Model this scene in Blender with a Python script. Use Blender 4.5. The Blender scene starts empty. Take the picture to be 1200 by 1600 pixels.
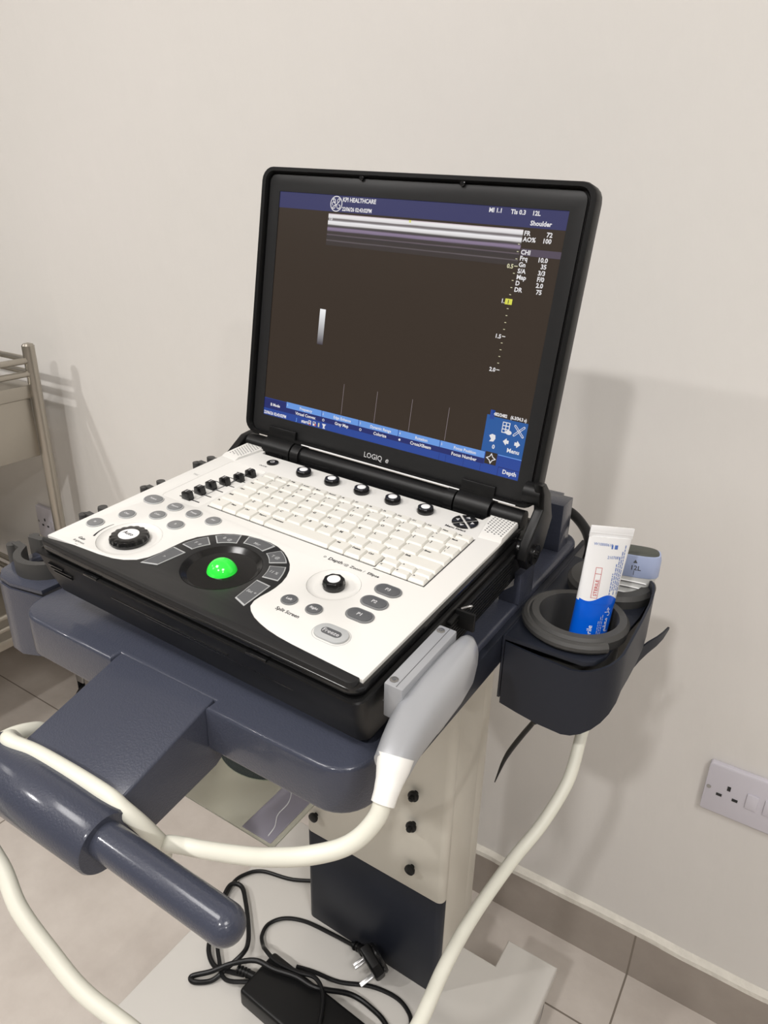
import bpy, bmesh, math, random
from mathutils import Vector, Matrix, geometry
random.seed(7)
PI = math.pi
scene = bpy.context.scene
COL = scene.collection

# ------------------------------------------------------------------ camera
cam_data = bpy.data.cameras.new('camera')
cam = bpy.data.objects.new('camera', cam_data)
COL.objects.link(cam)
cam.matrix_world = Matrix(((0.84007871, -0.23275198, 0.48999417, 0.37450012),
                           (0.54207468, 0.32594943, -0.77453987, -0.31039864),
                           (0.02056237, 0.91628788, 0.39999213, 1.21891514),
                           (0, 0, 0, 1)))
cam_data.sensor_fit = 'VERTICAL'
cam_data.sensor_height = 36.0
cam_data.lens = 1108.8 / 1600 * 36.0
cam_data.clip_start = 0.02
scene.camera = cam

# ------------------------------------------------------------------ view, world, lamps
scene.view_settings.view_transform = 'Standard'
scene.view_settings.look = 'None'
scene.view_settings.gamma = 1.0
scene.view_settings.use_curve_mapping = False
scene.view_settings.exposure = -0.11
world = bpy.data.worlds.new('world')
scene.world = world
world.use_nodes = True
world.node_tree.nodes['Background'].inputs[0].default_value = (1, 0.97, 0.92, 1)
world.node_tree.nodes['Background'].inputs[1].default_value = 0.0
CEIL = 2.7
# small ceiling downlights (sharp shadows) and larger unseen panels added to lighten the shadows (soft fill): x, y, size, watts
LAMPS = [(0.32, -1.75, 0.13, 35), (-1.82, -1.70, 0.13, 37), (2.3, -1.7, 0.13, 24),
         (-0.60, -0.80, 0.6, 24), (1.35, -0.80, 0.6, 28), (-3.0, -0.80, 0.6, 10)]
for x, y, sz, p in LAMPS:
    d = bpy.data.lights.new('ceiling_or_fill_lamp', 'AREA')
    d.shape = 'DISK' if sz < 0.3 else 'SQUARE'; d.size = sz; d.energy = p; d.color = (1.0, 0.975, 0.955)
    o = bpy.data.objects.new('ceiling_or_fill_lamp', d)
    o.location = (x, y, CEIL - 0.012)
    COL.objects.link(o)

# ------------------------------------------------------------------ materials
MATS = {}


def mat(name, col, rough=0.5, metal=0.0, coat=0.0, emis=None, es=0.0, bump=None, alpha=1.0, trans=0.0,
        spec=0.5, var=None, ior=1.45):
    m = bpy.data.materials.new(name)
    m.use_nodes = True
    nt = m.node_tree
    b = nt.nodes['Principled BSDF']
    b.inputs['Base Color'].default_value = (*col, 1)
    b.inputs['Roughness'].default_value = rough
    b.inputs['Metallic'].default_value = metal
    b.inputs['Coat Weight'].default_value = coat
    b.inputs['Coat Roughness'].default_value = 0.15
    b.inputs['Specular IOR Level'].default_value = spec
    b.inputs['Transmission Weight'].default_value = trans
    b.inputs['IOR'].default_value = ior
    b.inputs['Alpha'].default_value = alpha
    if emis:
        b.inputs['Emission Color'].default_value = (*emis, 1)
        b.inputs['Emission Strength'].default_value = es
    tc = nt.nodes.new('ShaderNodeTexCoord')
    if bump:
        sc, st, dist = bump
        n = nt.nodes.new('ShaderNodeTexNoise'); n.inputs['Scale'].default_value = sc
        n.inputs['Detail'].default_value = 3
        bp = nt.nodes.new('ShaderNodeBump'); bp.inputs['Strength'].default_value = st
        bp.inputs['Distance'].default_value = dist
        nt.links.new(tc.outputs['Object'], n.inputs['Vector'])
        nt.links.new(n.outputs['Fac'], bp.inputs['Height'])
        nt.links.new(bp.outputs['Normal'], b.inputs['Normal'])
    if var:
        sc, amt = var
        n = nt.nodes.new('ShaderNodeTexNoise'); n.inputs['Scale'].default_value = sc
        n.inputs['Detail'].default_value = 5
        r = nt.nodes.new('ShaderNodeMapRange')
        r.inputs['To Min'].default_value = 1 - amt; r.inputs['To Max'].default_value = 1 + amt
        mx = nt.nodes.new('ShaderNodeMix'); mx.data_type = 'RGBA'; mx.blend_type = 'MULTIPLY'
        mx.inputs[0].default_value = 1
        mx.inputs[6].default_value = (*col, 1)
        nt.links.new(tc.outputs['Object'], n.inputs['Vector'])
        nt.links.new(n.outputs['Fac'], r.inputs['Value'])
        nt.links.new(r.outputs['Result'], mx.inputs[7])
        nt.links.new(mx.outputs[2], b.inputs['Base Color'])
    MATS[name] = m
    return m


PAINT = mat('blue_grey_paint', (0.050, 0.055, 0.077), 0.28, coat=0.5, spec=0.15, bump=(620, 0.5, 0.0008))
SHEET = mat('blue_grey_sheet', (0.016, 0.0185, 0.027), 0.42, spec=0.28, bump=(700, 0.12, 0.0004))
CREAM = mat('cream_steel', (0.63, 0.60, 0.525), 0.38, var=(5, 0.02))
BASEM = mat('base_paint', (0.56, 0.54, 0.505), 0.35, var=(8, 0.03))
BLK = mat('black_plastic', (0.0060, 0.0060, 0.0062), 0.40, spec=0.32, bump=(1800, 0.10, 0.0002))
BLKG = mat('black_gloss', (0.006, 0.006, 0.0065), 0.22, coat=0.2)
PALM = mat('charcoal_palm_area', (0.014, 0.014, 0.0145), 0.42, spec=0.4, bump=(2500, 0.12, 0.0002))
WHT = mat('white_plastic', (0.70, 0.69, 0.66), 0.40, bump=(2500, 0.05, 0.0002))
KEYM = mat('key_plastic', (0.70, 0.685, 0.63), 0.42)
GRY = mat('grey_button', (0.18, 0.184, 0.186), 0.45)
GRYD = mat('dark_grey_button', (0.095, 0.098, 0.103), 0.45)
GRYL = mat('light_grey_button', (0.42, 0.43, 0.43), 0.45)
INK = mat('black_ink', (0.02, 0.02, 0.022), 0.5)
INKL = mat('pale_ink', (0.55, 0.55, 0.56), 0.5)
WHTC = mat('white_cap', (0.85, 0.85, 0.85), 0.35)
BALL = mat('green_ball', (0.03, 0.72, 0.05), 0.12, coat=0.6, emis=(0.02, 0.8, 0.06), es=0.32)
RUB = mat('grey_rubber', (0.050, 0.049, 0.047), 0.55, bump=(900, 0.15, 0.0003))
SIL = mat('silver_plastic', (0.40, 0.41, 0.43), 0.36, metal=0.35, coat=0.15)
STEEL = mat('stainless_steel', (0.43, 0.40, 0.35), 0.30, metal=0.9, bump=(60, 0.05, 0.001))
CHROME = mat('screw_metal', (0.42, 0.42, 0.42), 0.32, metal=1.0)
CABW = mat('cream_cable', (0.70, 0.69, 0.60), 0.45, var=(30, 0.06))
STRW = mat('white_sleeve', (0.84, 0.83, 0.79), 0.4)
TILE_DARK = None
SOCK = mat('socket_white', (0.62, 0.60, 0.66), 0.35)
ACR = mat('tinted_acrylic', (0.74, 0.74, 0.64), 0.12, trans=0.70, ior=1.25)
SLEEVE = mat('milky_sleeve', (0.55, 0.52, 0.60), 0.3, trans=0.5)
CDM = mat('disc_surface', (0.50, 0.58, 0.52), 0.22, metal=0.9)
TUBEW = mat('tube_white', (0.80, 0.80, 0.80), 0.3, coat=0.3)
TUBEB = mat('tube_blue', (0.0, 0.10, 0.62), 0.28, coat=0.4)
TXB = mat('blue_ink', (0.08, 0.16, 0.45), 0.5)
TXR = mat('red_ink', (0.55, 0.10, 0.10), 0.5)
PRBB = mat('probe_blue', (0.36, 0.42, 0.60), 0.4)
PRBG = mat('probe_grey', (0.62, 0.62, 0.60), 0.4)
LENS = mat('probe_lens', (0.06, 0.065, 0.055), 0.5)
TREDM = mat('black_cable', (0.006, 0.006, 0.0065), 0.38, spec=0.35)
# screen colours (a lit display: its picture gives off light)
SBG = mat('screen_black_glare', (0.012, 0.010, 0.009), 0.30, emis=(0.030, 0.020, 0.013), es=1.0)  # brownish glow imitates room glare on the dark screen
STOP = mat('screen_navy', (0.01, 0.01, 0.02), 0.30, emis=(0.034, 0.036, 0.110), es=1.0)
SBLU = mat('screen_blue', (0.01, 0.01, 0.02), 0.30, emis=(0.018, 0.060, 0.30), es=1.0)
SBLM = mat('screen_mid_blue', (0.01, 0.01, 0.02), 0.30, emis=(0.018, 0.10, 0.33), es=1.0)
SBLD = mat('screen_deep_blue', (0.01, 0.01, 0.02), 0.30, emis=(0.012, 0.020, 0.13), es=1.0)
SBLL = mat('screen_light_blue', (0.01, 0.01, 0.02), 0.30, emis=(0.14, 0.32, 0.75), es=1.0)
SWHT = mat('screen_white', (0.01, 0.01, 0.02), 0.30, emis=(0.80, 0.78, 0.78), es=1.0)
SGRY = mat('screen_grey', (0.01, 0.01, 0.02), 0.30, emis=(0.30, 0.25, 0.26), es=1.0)
SDIM = mat('screen_dim_band', (0.01, 0.01, 0.02), 0.30, emis=(0.085, 0.065, 0.085), es=1.0)
SYEL = mat('screen_yellow', (0.01, 0.01, 0.0), 0.30, emis=(0.72, 0.72, 0.10), es=1.0)
SPAL = mat('screen_pale_yellow', (0.01, 0.01, 0.0), 0.30, emis=(0.65, 0.62, 0.42), es=1.0)
SRED = mat('screen_red', (0.01, 0.0, 0.0), 0.30, emis=(0.55, 0.08, 0.06), es=1.0)


def band_mat():
    m = bpy.data.materials.new('screen_echo_bands'); m.use_nodes = True
    nt = m.node_tree; b = nt.nodes['Principled BSDF']
    b.inputs['Base Color'].default_value = (0.01, 0.01, 0.01, 1); b.inputs['Roughness'].default_value = 0.3
    tc = nt.nodes.new('ShaderNodeTexCoord'); sp = nt.nodes.new('ShaderNodeSeparateXYZ')
    nt.links.new(tc.outputs['Object'], sp.inputs[0])
    mp = nt.nodes.new('ShaderNodeMapping'); mp.inputs['Scale'].default_value = (25, 600, 1)
    ns = nt.nodes.new('ShaderNodeTexNoise'); ns.inputs['Scale'].default_value = 1.0
    nt.links.new(tc.outputs['Object'], mp.inputs[0]); nt.links.new(mp.outputs[0], ns.inputs[0])
    ad = nt.nodes.new('ShaderNodeMath'); ad.operation = 'MULTIPLY_ADD'
    ad.inputs[1].default_value = 0.0012
    nt.links.new(ns.outputs['Fac'], ad.inputs[0]); nt.links.new(sp.outputs['Y'], ad.inputs[2])
    mr = nt.nodes.new('ShaderNodeMapRange')
    mr.inputs['From Min'].default_value = 0.1820; mr.inputs['From Max'].default_value = 0.2125
    nt.links.new(ad.outputs[0], mr.inputs[0])
    cr = nt.nodes.new('ShaderNodeValToRGB')
    el = cr.color_ramp.elements
    stops = [(0.0, (.035, .027, .024)), (0.16, (.04, .03, .03)), (0.185, (.12, .10, .11)), (0.21, (.04, .03, .028)),
             (0.33, (.035, .028, .03)), (0.36, (.13, .10, .12)), (0.39, (.04, .03, .03)),
             (0.46, (.05, .04, .04)), (0.50, (.22, .17, .26)), (0.56, (.26, .20, .30)), (0.60, (.05, .04, .045)), (0.64, (.10, .09, .09)),
             (0.68, (.72, .70, .70)), (0.76, (.90, .88, .90)), (0.79, (.25, .23, .24)), (0.835, (.14, .12, .12)),
             (0.875, (.75, .73, .74)), (0.95, (.88, .86, .86)), (0.985, (.6, .5, .55)), (1.0, (.6, .5, .55))]
    while len(el) > 1: el.remove(el[0])
    el[0].position = 0.0; el[0].color = (*stops[0][1], 1)
    for p, c in stops[1:]:
        e = el.new(p); e.color = (*c, 1)
    nt.links.new(mr.outputs[0], cr.inputs[0])
    nt.links.new(cr.outputs['Color'], b.inputs['Emission Color'])
    b.inputs['Emission Strength'].default_value = 1.0
    return m


def ramp_y_mat(name, y0, y1, c0, c1):
    m = bpy.data.materials.new(name); m.use_nodes = True
    nt = m.node_tree; b = nt.nodes['Principled BSDF']
    b.inputs['Base Color'].default_value = (0.01, 0.01, 0.01, 1); b.inputs['Roughness'].default_value = 0.3
    tc = nt.nodes.new('ShaderNodeTexCoord'); sp = nt.nodes.new('ShaderNodeSeparateXYZ')
    nt.links.new(tc.outputs['Object'], sp.inputs[0])
    mr = nt.nodes.new('ShaderNodeMapRange'); mr.inputs['From Min'].default_value = y0; mr.inputs['From Max'].default_value = y1
    nt.links.new(sp.outputs['Y'], mr.inputs[0])
    cr = nt.nodes.new('ShaderNodeValToRGB')
    cr.color_ramp.elements[0].color = (*c0, 1); cr.color_ramp.elements[1].color = (*c1, 1)
    nt.links.new(mr.outputs[0], cr.inputs[0]); nt.links.new(cr.outputs['Color'], b.inputs['Emission Color'])
    b.inputs['Emission Strength'].default_value = 1.0
    return m


SBAND = band_mat()
SBAR = ramp_y_mat('screen_grey_scale_bar', 0.086, 0.121, (0.05, 0.04, 0.055), (0.95, 0.95, 0.95))


def wall_mat():
    m = mat('wall_paint', (0.70, 0.665, 0.61), 0.75, spec=0.25)
    nt = m.node_tree; b = nt.nodes['Principled BSDF']
    tc = nt.nodes.new('ShaderNodeTexCoord')
    n1 = nt.nodes.new('ShaderNodeTexNoise'); n1.inputs['Scale'].default_value = 55; n1.inputs['Detail'].default_value = 4
    n2 = nt.nodes.new('ShaderNodeTexNoise'); n2.inputs['Scale'].default_value = 7; n2.inputs['Detail'].default_value = 3
    mp = nt.nodes.new('ShaderNodeMapping'); mp.inputs['Rotation'].default_value = (0, 0.5, 0); mp.inputs['Scale'].default_value = (1, 1, 0.35)
    nt.links.new(tc.outputs['Object'], mp.inputs[0])
    nt.links.new(mp.outputs[0], n1.inputs['Vector']); nt.links.new(mp.outputs[0], n2.inputs['Vector'])
    a = nt.nodes.new('ShaderNodeMath'); a.operation = 'MULTIPLY_ADD'; a.inputs[1].default_value = 3.0
    nt.links.new(n2.outputs['Fac'], a.inputs[0]); nt.links.new(n1.outputs['Fac'], a.inputs[2])
    bp = nt.nodes.new('ShaderNodeBump'); bp.inputs['Strength'].default_value = 0.35; bp.inputs['Distance'].default_value = 0.0025
    nt.links.new(a.outputs[0], bp.inputs['Height']); nt.links.new(bp.outputs['Normal'], b.inputs['Normal'])
    # faint scuffs in the paint
    n3 = nt.nodes.new('ShaderNodeTexNoise'); n3.inputs['Scale'].default_value = 2.2; n3.inputs['Detail'].default_value = 6
    nt.links.new(tc.outputs['Object'], n3.inputs['Vector'])
    r = nt.nodes.new('ShaderNodeValToRGB')
    r.color_ramp.elements[0].position = 0.35; r.color_ramp.elements[0].color = (0.70, 0.680, 0.645, 1)
    r.color_ramp.elements[1].position = 0.7; r.color_ramp.elements[1].color = (0.72, 0.695, 0.665, 1)
    nt.links.new(n3.outputs['Fac'], r.inputs[0]); nt.links.new(r.outputs[0], b.inputs['Base Color'])
    return m


def tile_mat(name, col, dark, ox, oy, size=0.6, seam=0.0016, seamcol=(0.20, 0.17, 0.14), axes='XY'):
    m = bpy.data.materials.new(name); m.use_nodes = True
    nt = m.node_tree; b = nt.nodes['Principled BSDF']
    b.inputs['Roughness'].default_value = 0.42
    tc = nt.nodes.new('ShaderNodeTexCoord'); sp = nt.nodes.new('ShaderNodeSeparateXYZ')
    nt.links.new(tc.outputs['Object'], sp.inputs[0])
    outs = []
    for ax, off in ((axes[0], ox), (axes[1], oy)):
        if off is None: continue
        s = nt.nodes.new('ShaderNodeMath'); s.operation = 'SUBTRACT'; s.inputs[1].default_value = off
        nt.links.new(sp.outputs[ax], s.inputs[0])
        w = nt.nodes.new('ShaderNodeMath'); w.operation = 'PINGPONG'; w.inputs[1].default_value = size / 2
        # distance to the nearest multiple of size
        md = nt.nodes.new('ShaderNodeMath'); md.operation = 'PINGPONG'; md.inputs[1].default_value = size / 2
        nt.links.new(s.outputs[0], md.inputs[0])
        lt = nt.nodes.new('ShaderNodeMath'); lt.operation = 'LESS_THAN'; lt.inputs[1].default_value = seam
        nt.links.new(md.outputs[0], lt.inputs[0]); outs.append(lt)
    n = nt.nodes.new('ShaderNodeTexNoise'); n.inputs['Scale'].default_value = 6; n.inputs['Detail'].default_value = 8
    n.inputs['Roughness'].default_value = 0.65
    nt.links.new(tc.outputs['Object'], n.inputs['Vector'])
    cr = nt.nodes.new('ShaderNodeValToRGB')
    cr.color_ramp.elements[0].position = 0.35; cr.color_ramp.elements[0].color = (*dark, 1)
    cr.color_ramp.elements[1].position = 0.65; cr.color_ramp.elements[1].color = (*col, 1)
    nt.links.new(n.outputs['Fac'], cr.inputs[0])
    last = cr.outputs['Color']
    for lt in outs:
        mx = nt.nodes.new('ShaderNodeMix'); mx.data_type = 'RGBA'
        nt.links.new(lt.outputs[0], mx.inputs[0]); nt.links.new(last, mx.inputs[6]); mx.inputs[7].default_value = (*seamcol, 1)
        last = mx.outputs[2]
    nt.links.new(last, b.inputs['Base Color'])
    return m


WALL = wall_mat()
FLOOR = tile_mat('floor_tile', (0.60, 0.55, 0.50), (0.50, 0.45, 0.405), 0.3115, 0.486)
SKIRT = tile_mat('skirting_tile', (0.37, 0.325, 0.285), (0.31, 0.27, 0.235), 0.3115, None)
SKTOP = mat('skirting_mortar', (0.72, 0.69, 0.62), 0.8, var=(60, 0.15), bump=(90, 0.6, 0.004))
CEILM = mat('ceiling_paint', (0.78, 0.76, 0.72), 0.8)
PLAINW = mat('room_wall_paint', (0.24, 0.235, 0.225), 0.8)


# ------------------------------------------------------------------ geometry helpers
def smooth_path(pts, n=8):
    P = [Vector(p) for p in pts]
    if len(P) < 3: return P
    out = []
    for i in range(len(P) - 1):
        p0 = P[i - 1] if i > 0 else P[0] * 2 - P[1]
        p1, p2 = P[i], P[i + 1]
        p3 = P[i + 2] if i + 2 < len(P) else P[-1] * 2 - P[-2]
        for k in range(n):
            t = k / n
            out.append(0.5 * ((2 * p1) + (p2 - p0) * t + (2 * p0 - 5 * p1 + 4 * p2 - p3) * t * t + (3 * p1 - p0 - 3 * p2 + p3) * t ** 3))
    out.append(P[-1].copy())
    return out


class G:
    def __init__(s): s.v = []; s.f = []; s.m = []; s.mats = []

    def mi(s, m):
        if m not in s.mats: s.mats.append(m)
        return s.mats.index(m)

    def add(s, vs, fs, m, M=None):
        o = len(s.v); k = s.mi(m)
        for v in vs:
            v = Vector(v)
            s.v.append(M @ v if M is not None else v)
        for f in fs:
            s.f.append([o + i for i in f]); s.m.append(k)

    def addbm(s, bm, m, M=None):
        bm.verts.index_update()
        s.add([v.co.copy() for v in bm.verts], [[v.index for v in f.verts] for f in bm.faces], m, M)
        bm.free()

    def box(s, lo, hi, m, bev=0.0, seg=2, M=None):
        bm = bmesh.new()
        bmesh.ops.create_cube(bm, size=1)
        c = [(a + b) / 2 for a, b in zip(lo, hi)]; d = [abs(b - a) for a, b in zip(lo, hi)]
        for v in bm.verts: v.co = Vector((v.co.x * d[0] + c[0], v.co.y * d[1] + c[1], v.co.z * d[2] + c[2]))
        if bev > 0:
            bmesh.ops.bevel(bm, geom=bm.edges[:], offset=min(bev, min(d) * 0.49), segments=seg, profile=0.5, affect='EDGES')
        s.addbm(bm, m, M)

    def prism(s, pts, a, b, m, bev=0.0, seg=2, M=None, axis='z'):
        """polygon pts (2D) extruded from a to b along axis, rim bevelled"""
        bm = bmesh.new()

        def co(p, h):
            if axis == 'z': return (p[0], p[1], h)
            if axis == 'x': return (h, p[0], p[1])
            return (p[0], h, p[1])
        lo = [bm.verts.new(co(p, a)) for p in pts]; hi = [bm.verts.new(co(p, b)) for p in pts]
        n = len(pts)
        f1 = bm.faces.new(lo[::-1]); f2 = bm.faces.new(hi)
        for i in range(n): bm.faces.new((lo[i], lo[(i + 1) % n], hi[(i + 1) % n], hi[i]))
        bmesh.ops.recalc_face_normals(bm, faces=bm.faces[:])
        if bev > 0:
            ed = [e for e in bm.edges if (f1 in e.link_faces or f2 in e.link_faces)]
            bmesh.ops.bevel(bm, geom=ed, offset=bev, segments=seg, profile=0.5, affect='EDGES')
        s.addbm(bm, m, M)

    def tube(s, pts, r, m, n=12, sm=8, M=None, flat=None):
        P = smooth_path(pts, sm) if sm else [Vector(p) for p in pts]
        N = len(P)
        if isinstance(r, (int, float)): R = [r] * N
        else:
            R = []
            for i in range(N):
                t = i / (N - 1) * (len(r) - 1); k = min(int(t), len(r) - 2); R.append(r[k] + (r[k + 1] - r[k]) * (t - k))
        T = [(P[min(i + 1, N - 1)] - P[max(i - 1, 0)]).normalized() for i in range(N)]
        u = T[0].orthogonal().normalized()
        vs = []; fs = []
        for i in range(N):
            u = (u - T[i] * u.dot(T[i])).normalized(); w = T[i].cross(u)
            for k in range(n):
                a = 2 * PI * k / n
                vs.append(P[i] + (u * math.cos(a) + w * math.sin(a)) * R[i])
        for i in range(N - 1):
            for k in range(n):
                fs.append((i * n + k, i * n + (k + 1) % n, (i + 1) * n + (k + 1) % n, (i + 1) * n + k))
        fs.append(list(range(n))[::-1]); fs.append([(N - 1) * n + k for k in range(n)])
        s.add(vs, fs, m, M)

    def lathe(s, prof, m, n=32, M=None, sx=1.0, sy=1.0, mod=None, cap=True):
        vs = []; fs = []
        for j, (r, z) in enumerate(prof):
            for k in range(n):
                a = 2 * PI * k / n
                rr = r * (mod(a) if mod else 1)
                vs.append((rr * math.cos(a) * sx, rr * math.sin(a) * sy, z))
        for j in range(len(prof) - 1):
            for k in range(n):
                fs.append((j * n + k, j * n + (k + 1) % n, (j + 1) * n + (k + 1) % n, (j + 1) * n + k))
        if cap:
            fs.append([k for k in range(n)][::-1]); fs.append([(len(prof) - 1) * n + k for k in range(n)])
        s.add(vs, fs, m, M)

    def loft(s, rings, m, M=None, cap=True):
        n = len(rings[0]); vs = [p for r in rings for p in r]; fs = []
        for j in range(len(rings) - 1):
            for k in range(n):
                fs.append((j * n + k, j * n + (k + 1) % n, (j + 1) * n + (k + 1) % n, (j + 1) * n + k))
        if cap:
            fs.append([k for k in range(n)][::-1]); fs.append([(len(rings) - 1) * n + k for k in range(n)])
        s.add(vs, fs, m, M)

    def ribbon(s, path, m, th, M=None):
        """upright strip: path of (x, y, ztop, zbottom), thickness th"""
        vs = []; fs = []; N = len(path)
        for i, (x, y, zt, zb) in enumerate(path):
            a = path[max(i - 1, 0)]; b = path[min(i + 1, N - 1)]
            d = Vector((b[0] - a[0], b[1] - a[1], 0)).normalized(); nn = Vector((-d.y, d.x, 0)) * th
            p = Vector((x, y, 0))
            for q, z in ((p, zt), (p, zb), (p + nn, zb), (p + nn, zt)): vs.append((q.x, q.y, z))
        for i in range(N - 1):
            for k in range(4):
                fs.append((i * 4 + k, i * 4 + (k + 1) % 4, (i + 1) * 4 + (k + 1) % 4, (i + 1) * 4 + k))
        fs.append((0, 1, 2, 3)); fs.append(((N - 1) * 4 + 3, (N - 1) * 4 + 2, (N - 1) * 4 + 1, (N - 1) * 4))
        s.add(vs, fs, m, M)

    def curve2d(s, loops, m, z0, z1, bev=0.0, M=None):
        """flat plate with holes: loops of 2D points, first the outline"""
        cu = bpy.data.curves.new('tmp', 'CURVE'); cu.dimensions = '2D'; cu.fill_mode = 'BOTH'
        for lp in loops:
            sp = cu.splines.new('POLY'); sp.points.add(len(lp) - 1)
            for i, p in enumerate(lp): sp.points[i].co = (p[0], p[1], 0, 1)
            sp.use_cyclic_u = True
        cu.extrude = max((z1 - z0) / 2 - bev, 0); cu.bevel_depth = bev; cu.offset = -bev; cu.bevel_resolution = 1
        s._from_obdata(cu, m, Matrix.Translation((0, 0, (z0 + z1) / 2)), M)

    def text(s, t, size, m, M, align='LEFT', bold=0.0, shear=0.0, sx=1.0, ext=0.0, valign='TOP_BASELINE'):
        cu = bpy.data.curves.new('tmp', 'FONT'); cu.body = t; cu.size = size; cu.align_x = align
        cu.offset = bold; cu.shear = shear; cu.extrude = ext; cu.resolution_u = 2
        s._from_obdata(cu, m, Matrix.Diagonal((sx, 1, 1, 1)), M)

    def _from_obdata(s, cu, m, L, M):
        ob = bpy.data.objects.new('tmp', cu); COL.objects.link(ob)
        dg = bpy.context.evaluated_depsgraph_get(); dg.update()
        me = bpy.data.meshes.new_from_object(ob.evaluated_get(dg))
        MM = (M @ L) if M is not None else L
        s.add([v.co.copy() for v in me.vertices], [list(p.vertices) for p in me.polygons], m, MM)
        bpy.data.objects.remove(ob); bpy.data.meshes.remove(me); bpy.data.curves.remove(cu)

    def poly(s, pts, m, M=None):
        s.add([Vector((*p, 0)) if len(p) == 2 else Vector(p) for p in pts], [list(range(len(pts)))], m, M)

    def build(s, name, parent=None, label=None, cat=None, group=None, kind=None, space='local', angle=35, M=None):
        me = bpy.data.meshes.new(name)
        vs = s.v
        if space == 'world' and parent is not None:
            inv = wmat(parent).inverted(); vs = [inv @ v for v in vs]
        if M is not None:
            inv = M.inverted(); vs = [inv @ v for v in vs]
        me.from_pydata([tuple(v) for v in vs], [], s.f)
        for m in s.mats: me.materials.append(m)
        me.polygons.foreach_set('material_index', s.m)
        bm = bmesh.new(); bm.from_mesh(me)
        bmesh.ops.remove_doubles(bm, verts=bm.verts[:], dist=1e-6)
        bmesh.ops.recalc_face_normals(bm, faces=bm.faces[:])
        bm.to_mesh(me); bm.free()
        me.polygons.foreach_set('use_smooth', [True] * len(me.polygons))
        me.set_sharp_from_angle(angle=math.radians(angle))
        me.update()
        o = bpy.data.objects.new(name, me); COL.objects.link(o)
        if parent is not None: o.parent = parent
        if M is not None: o.matrix_local = M
        tag(o, label, cat, group, kind)
        return o


def wmat(o):
    m = o.matrix_basis.copy()
    while o.parent is not None:
        o = o.parent; m = o.matrix_basis @ m
    return m


def tag(o, label=None, cat=None, group=None, kind=None):
    if label: o['label'] = label
    if cat: o['category'] = cat
    if group: o['group'] = group
    if kind: o['kind'] = kind
    return o


def empty(name, M, label=None, cat=None, group=None):
    o = bpy.data.objects.new(name, None); o.empty_display_size = 0.02; COL.objects.link(o)
    o.matrix_basis = M
    return tag(o, label, cat, group)


def T(x, y, z): return Matrix.Translation((x, y, z))


def Rz(a): return Matrix.Rotation(a, 4, 'Z')


def Rx(a): return Matrix.Rotation(a, 4, 'X')


def Ry(a): return Matrix.Rotation(a, 4, 'Y')


def circ(cx, cy, r, n=32, ry=None):
    ry = ry or r
    return [(cx + r * math.cos(2 * PI * k / n), cy + ry * math.sin(2 * PI * k / n)) for k in range(n)]


def rrect(x0, y0, x1, y1, r, n=6):
    out = []
    for cx, cy, a0 in ((x1 - r, y0 + r, -PI / 2), (x1 - r, y1 - r, 0), (x0 + r, y1 - r, PI / 2), (x0 + r, y0 + r, PI)):
        for k in range(n + 1):
            a = a0 + PI / 2 * k / n
            out.append((cx + r * math.cos(a), cy + r * math.sin(a)))
    return out


def stadium(cx, cy, w, h, n=10):
    return rrect(cx - w / 2, cy - h / 2, cx + w / 2, cy + h / 2, h / 2 * 0.999, n)


def sup(cx, cz, ax, az, y, n=28, p=2.6, tilt=0.0):
    out = []
    for k in range(n):
        a = 2 * PI * k / n; c, s_ = math.cos(a), math.sin(a)
        X = math.copysign(abs(c) ** (2 / p), c) * ax; Z = math.copysign(abs(s_) ** (2 / p), s_) * az
        out.append((cx + X, y + Z * tilt, cz + Z))
    return out


# ================================================================== SETTING
YW = 0.62
g = G(); g.add([(-4.2, -5, 0), (3.6, -5, 0), (3.6, YW, 0), (-4.2, YW, 0)], [(0, 1, 2, 3)], FLOOR); g.build('floor', kind='structure')
g = G(); g.box((-4.2, YW, 0), (3.6, YW + 0.1, CEIL), WALL); g.build('wall_back', kind='structure')
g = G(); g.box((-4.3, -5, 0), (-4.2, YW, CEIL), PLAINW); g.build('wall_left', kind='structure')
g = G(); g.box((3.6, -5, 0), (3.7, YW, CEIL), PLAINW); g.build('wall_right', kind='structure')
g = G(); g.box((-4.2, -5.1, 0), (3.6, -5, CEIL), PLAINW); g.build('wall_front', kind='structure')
g = G()
g.curve2d([[(-4.2, -5), (3.6, -5), (3.6, YW), (-4.2, YW)]], CEILM, CEIL, CEIL + 0.05); g.build('ceiling', kind='structure')
g = G(); g.box((-4.2, 0.610, 0), (3.6, YW, 0.098), SKIRT)
# mortar line on top of the tiles
N = 160; vs = []; fs = []
for i in range(N + 1):
    x = -4.2 + 7.8 * i / N
    w = random.uniform(-0.0015, 0.0015)
    for y, z in ((0.6095 + w, 0.0975), (0.6105 + w, 0.106 + w), (YW, 0.112 + w), (YW, 0.0975)): vs.append((x, y, z))
for i in range(N):
    for k in range(4): fs.append((i * 4 + k, i * 4 + (k + 1) % 4, i * 4 + 4 + (k + 1) % 4, i * 4 + 4 + k))
g.add(vs, fs, SKTOP)
g.build('baseboard_back', kind='structure')

# ================================================================== CART
M0 = Matrix.Identity(4)
cart = empty('equipment_cart', T(-0.0135, 0.1, 0), 'blue-grey and cream wheeled cart with front handle carrying the ultrasound machine', 'cart')


def cpart(g, name, label=None, parent=None, **k):
    return g.build(name, parent or cart, label, space='world', **k)


# tray top with a notch for the handle block
g = G()
o_ = rrect(-0.207, -0.0205, 0.172, 0.44, 0.03, 8)
xs = []
for i, p in enumerate(o_): xs.append(p)
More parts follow.
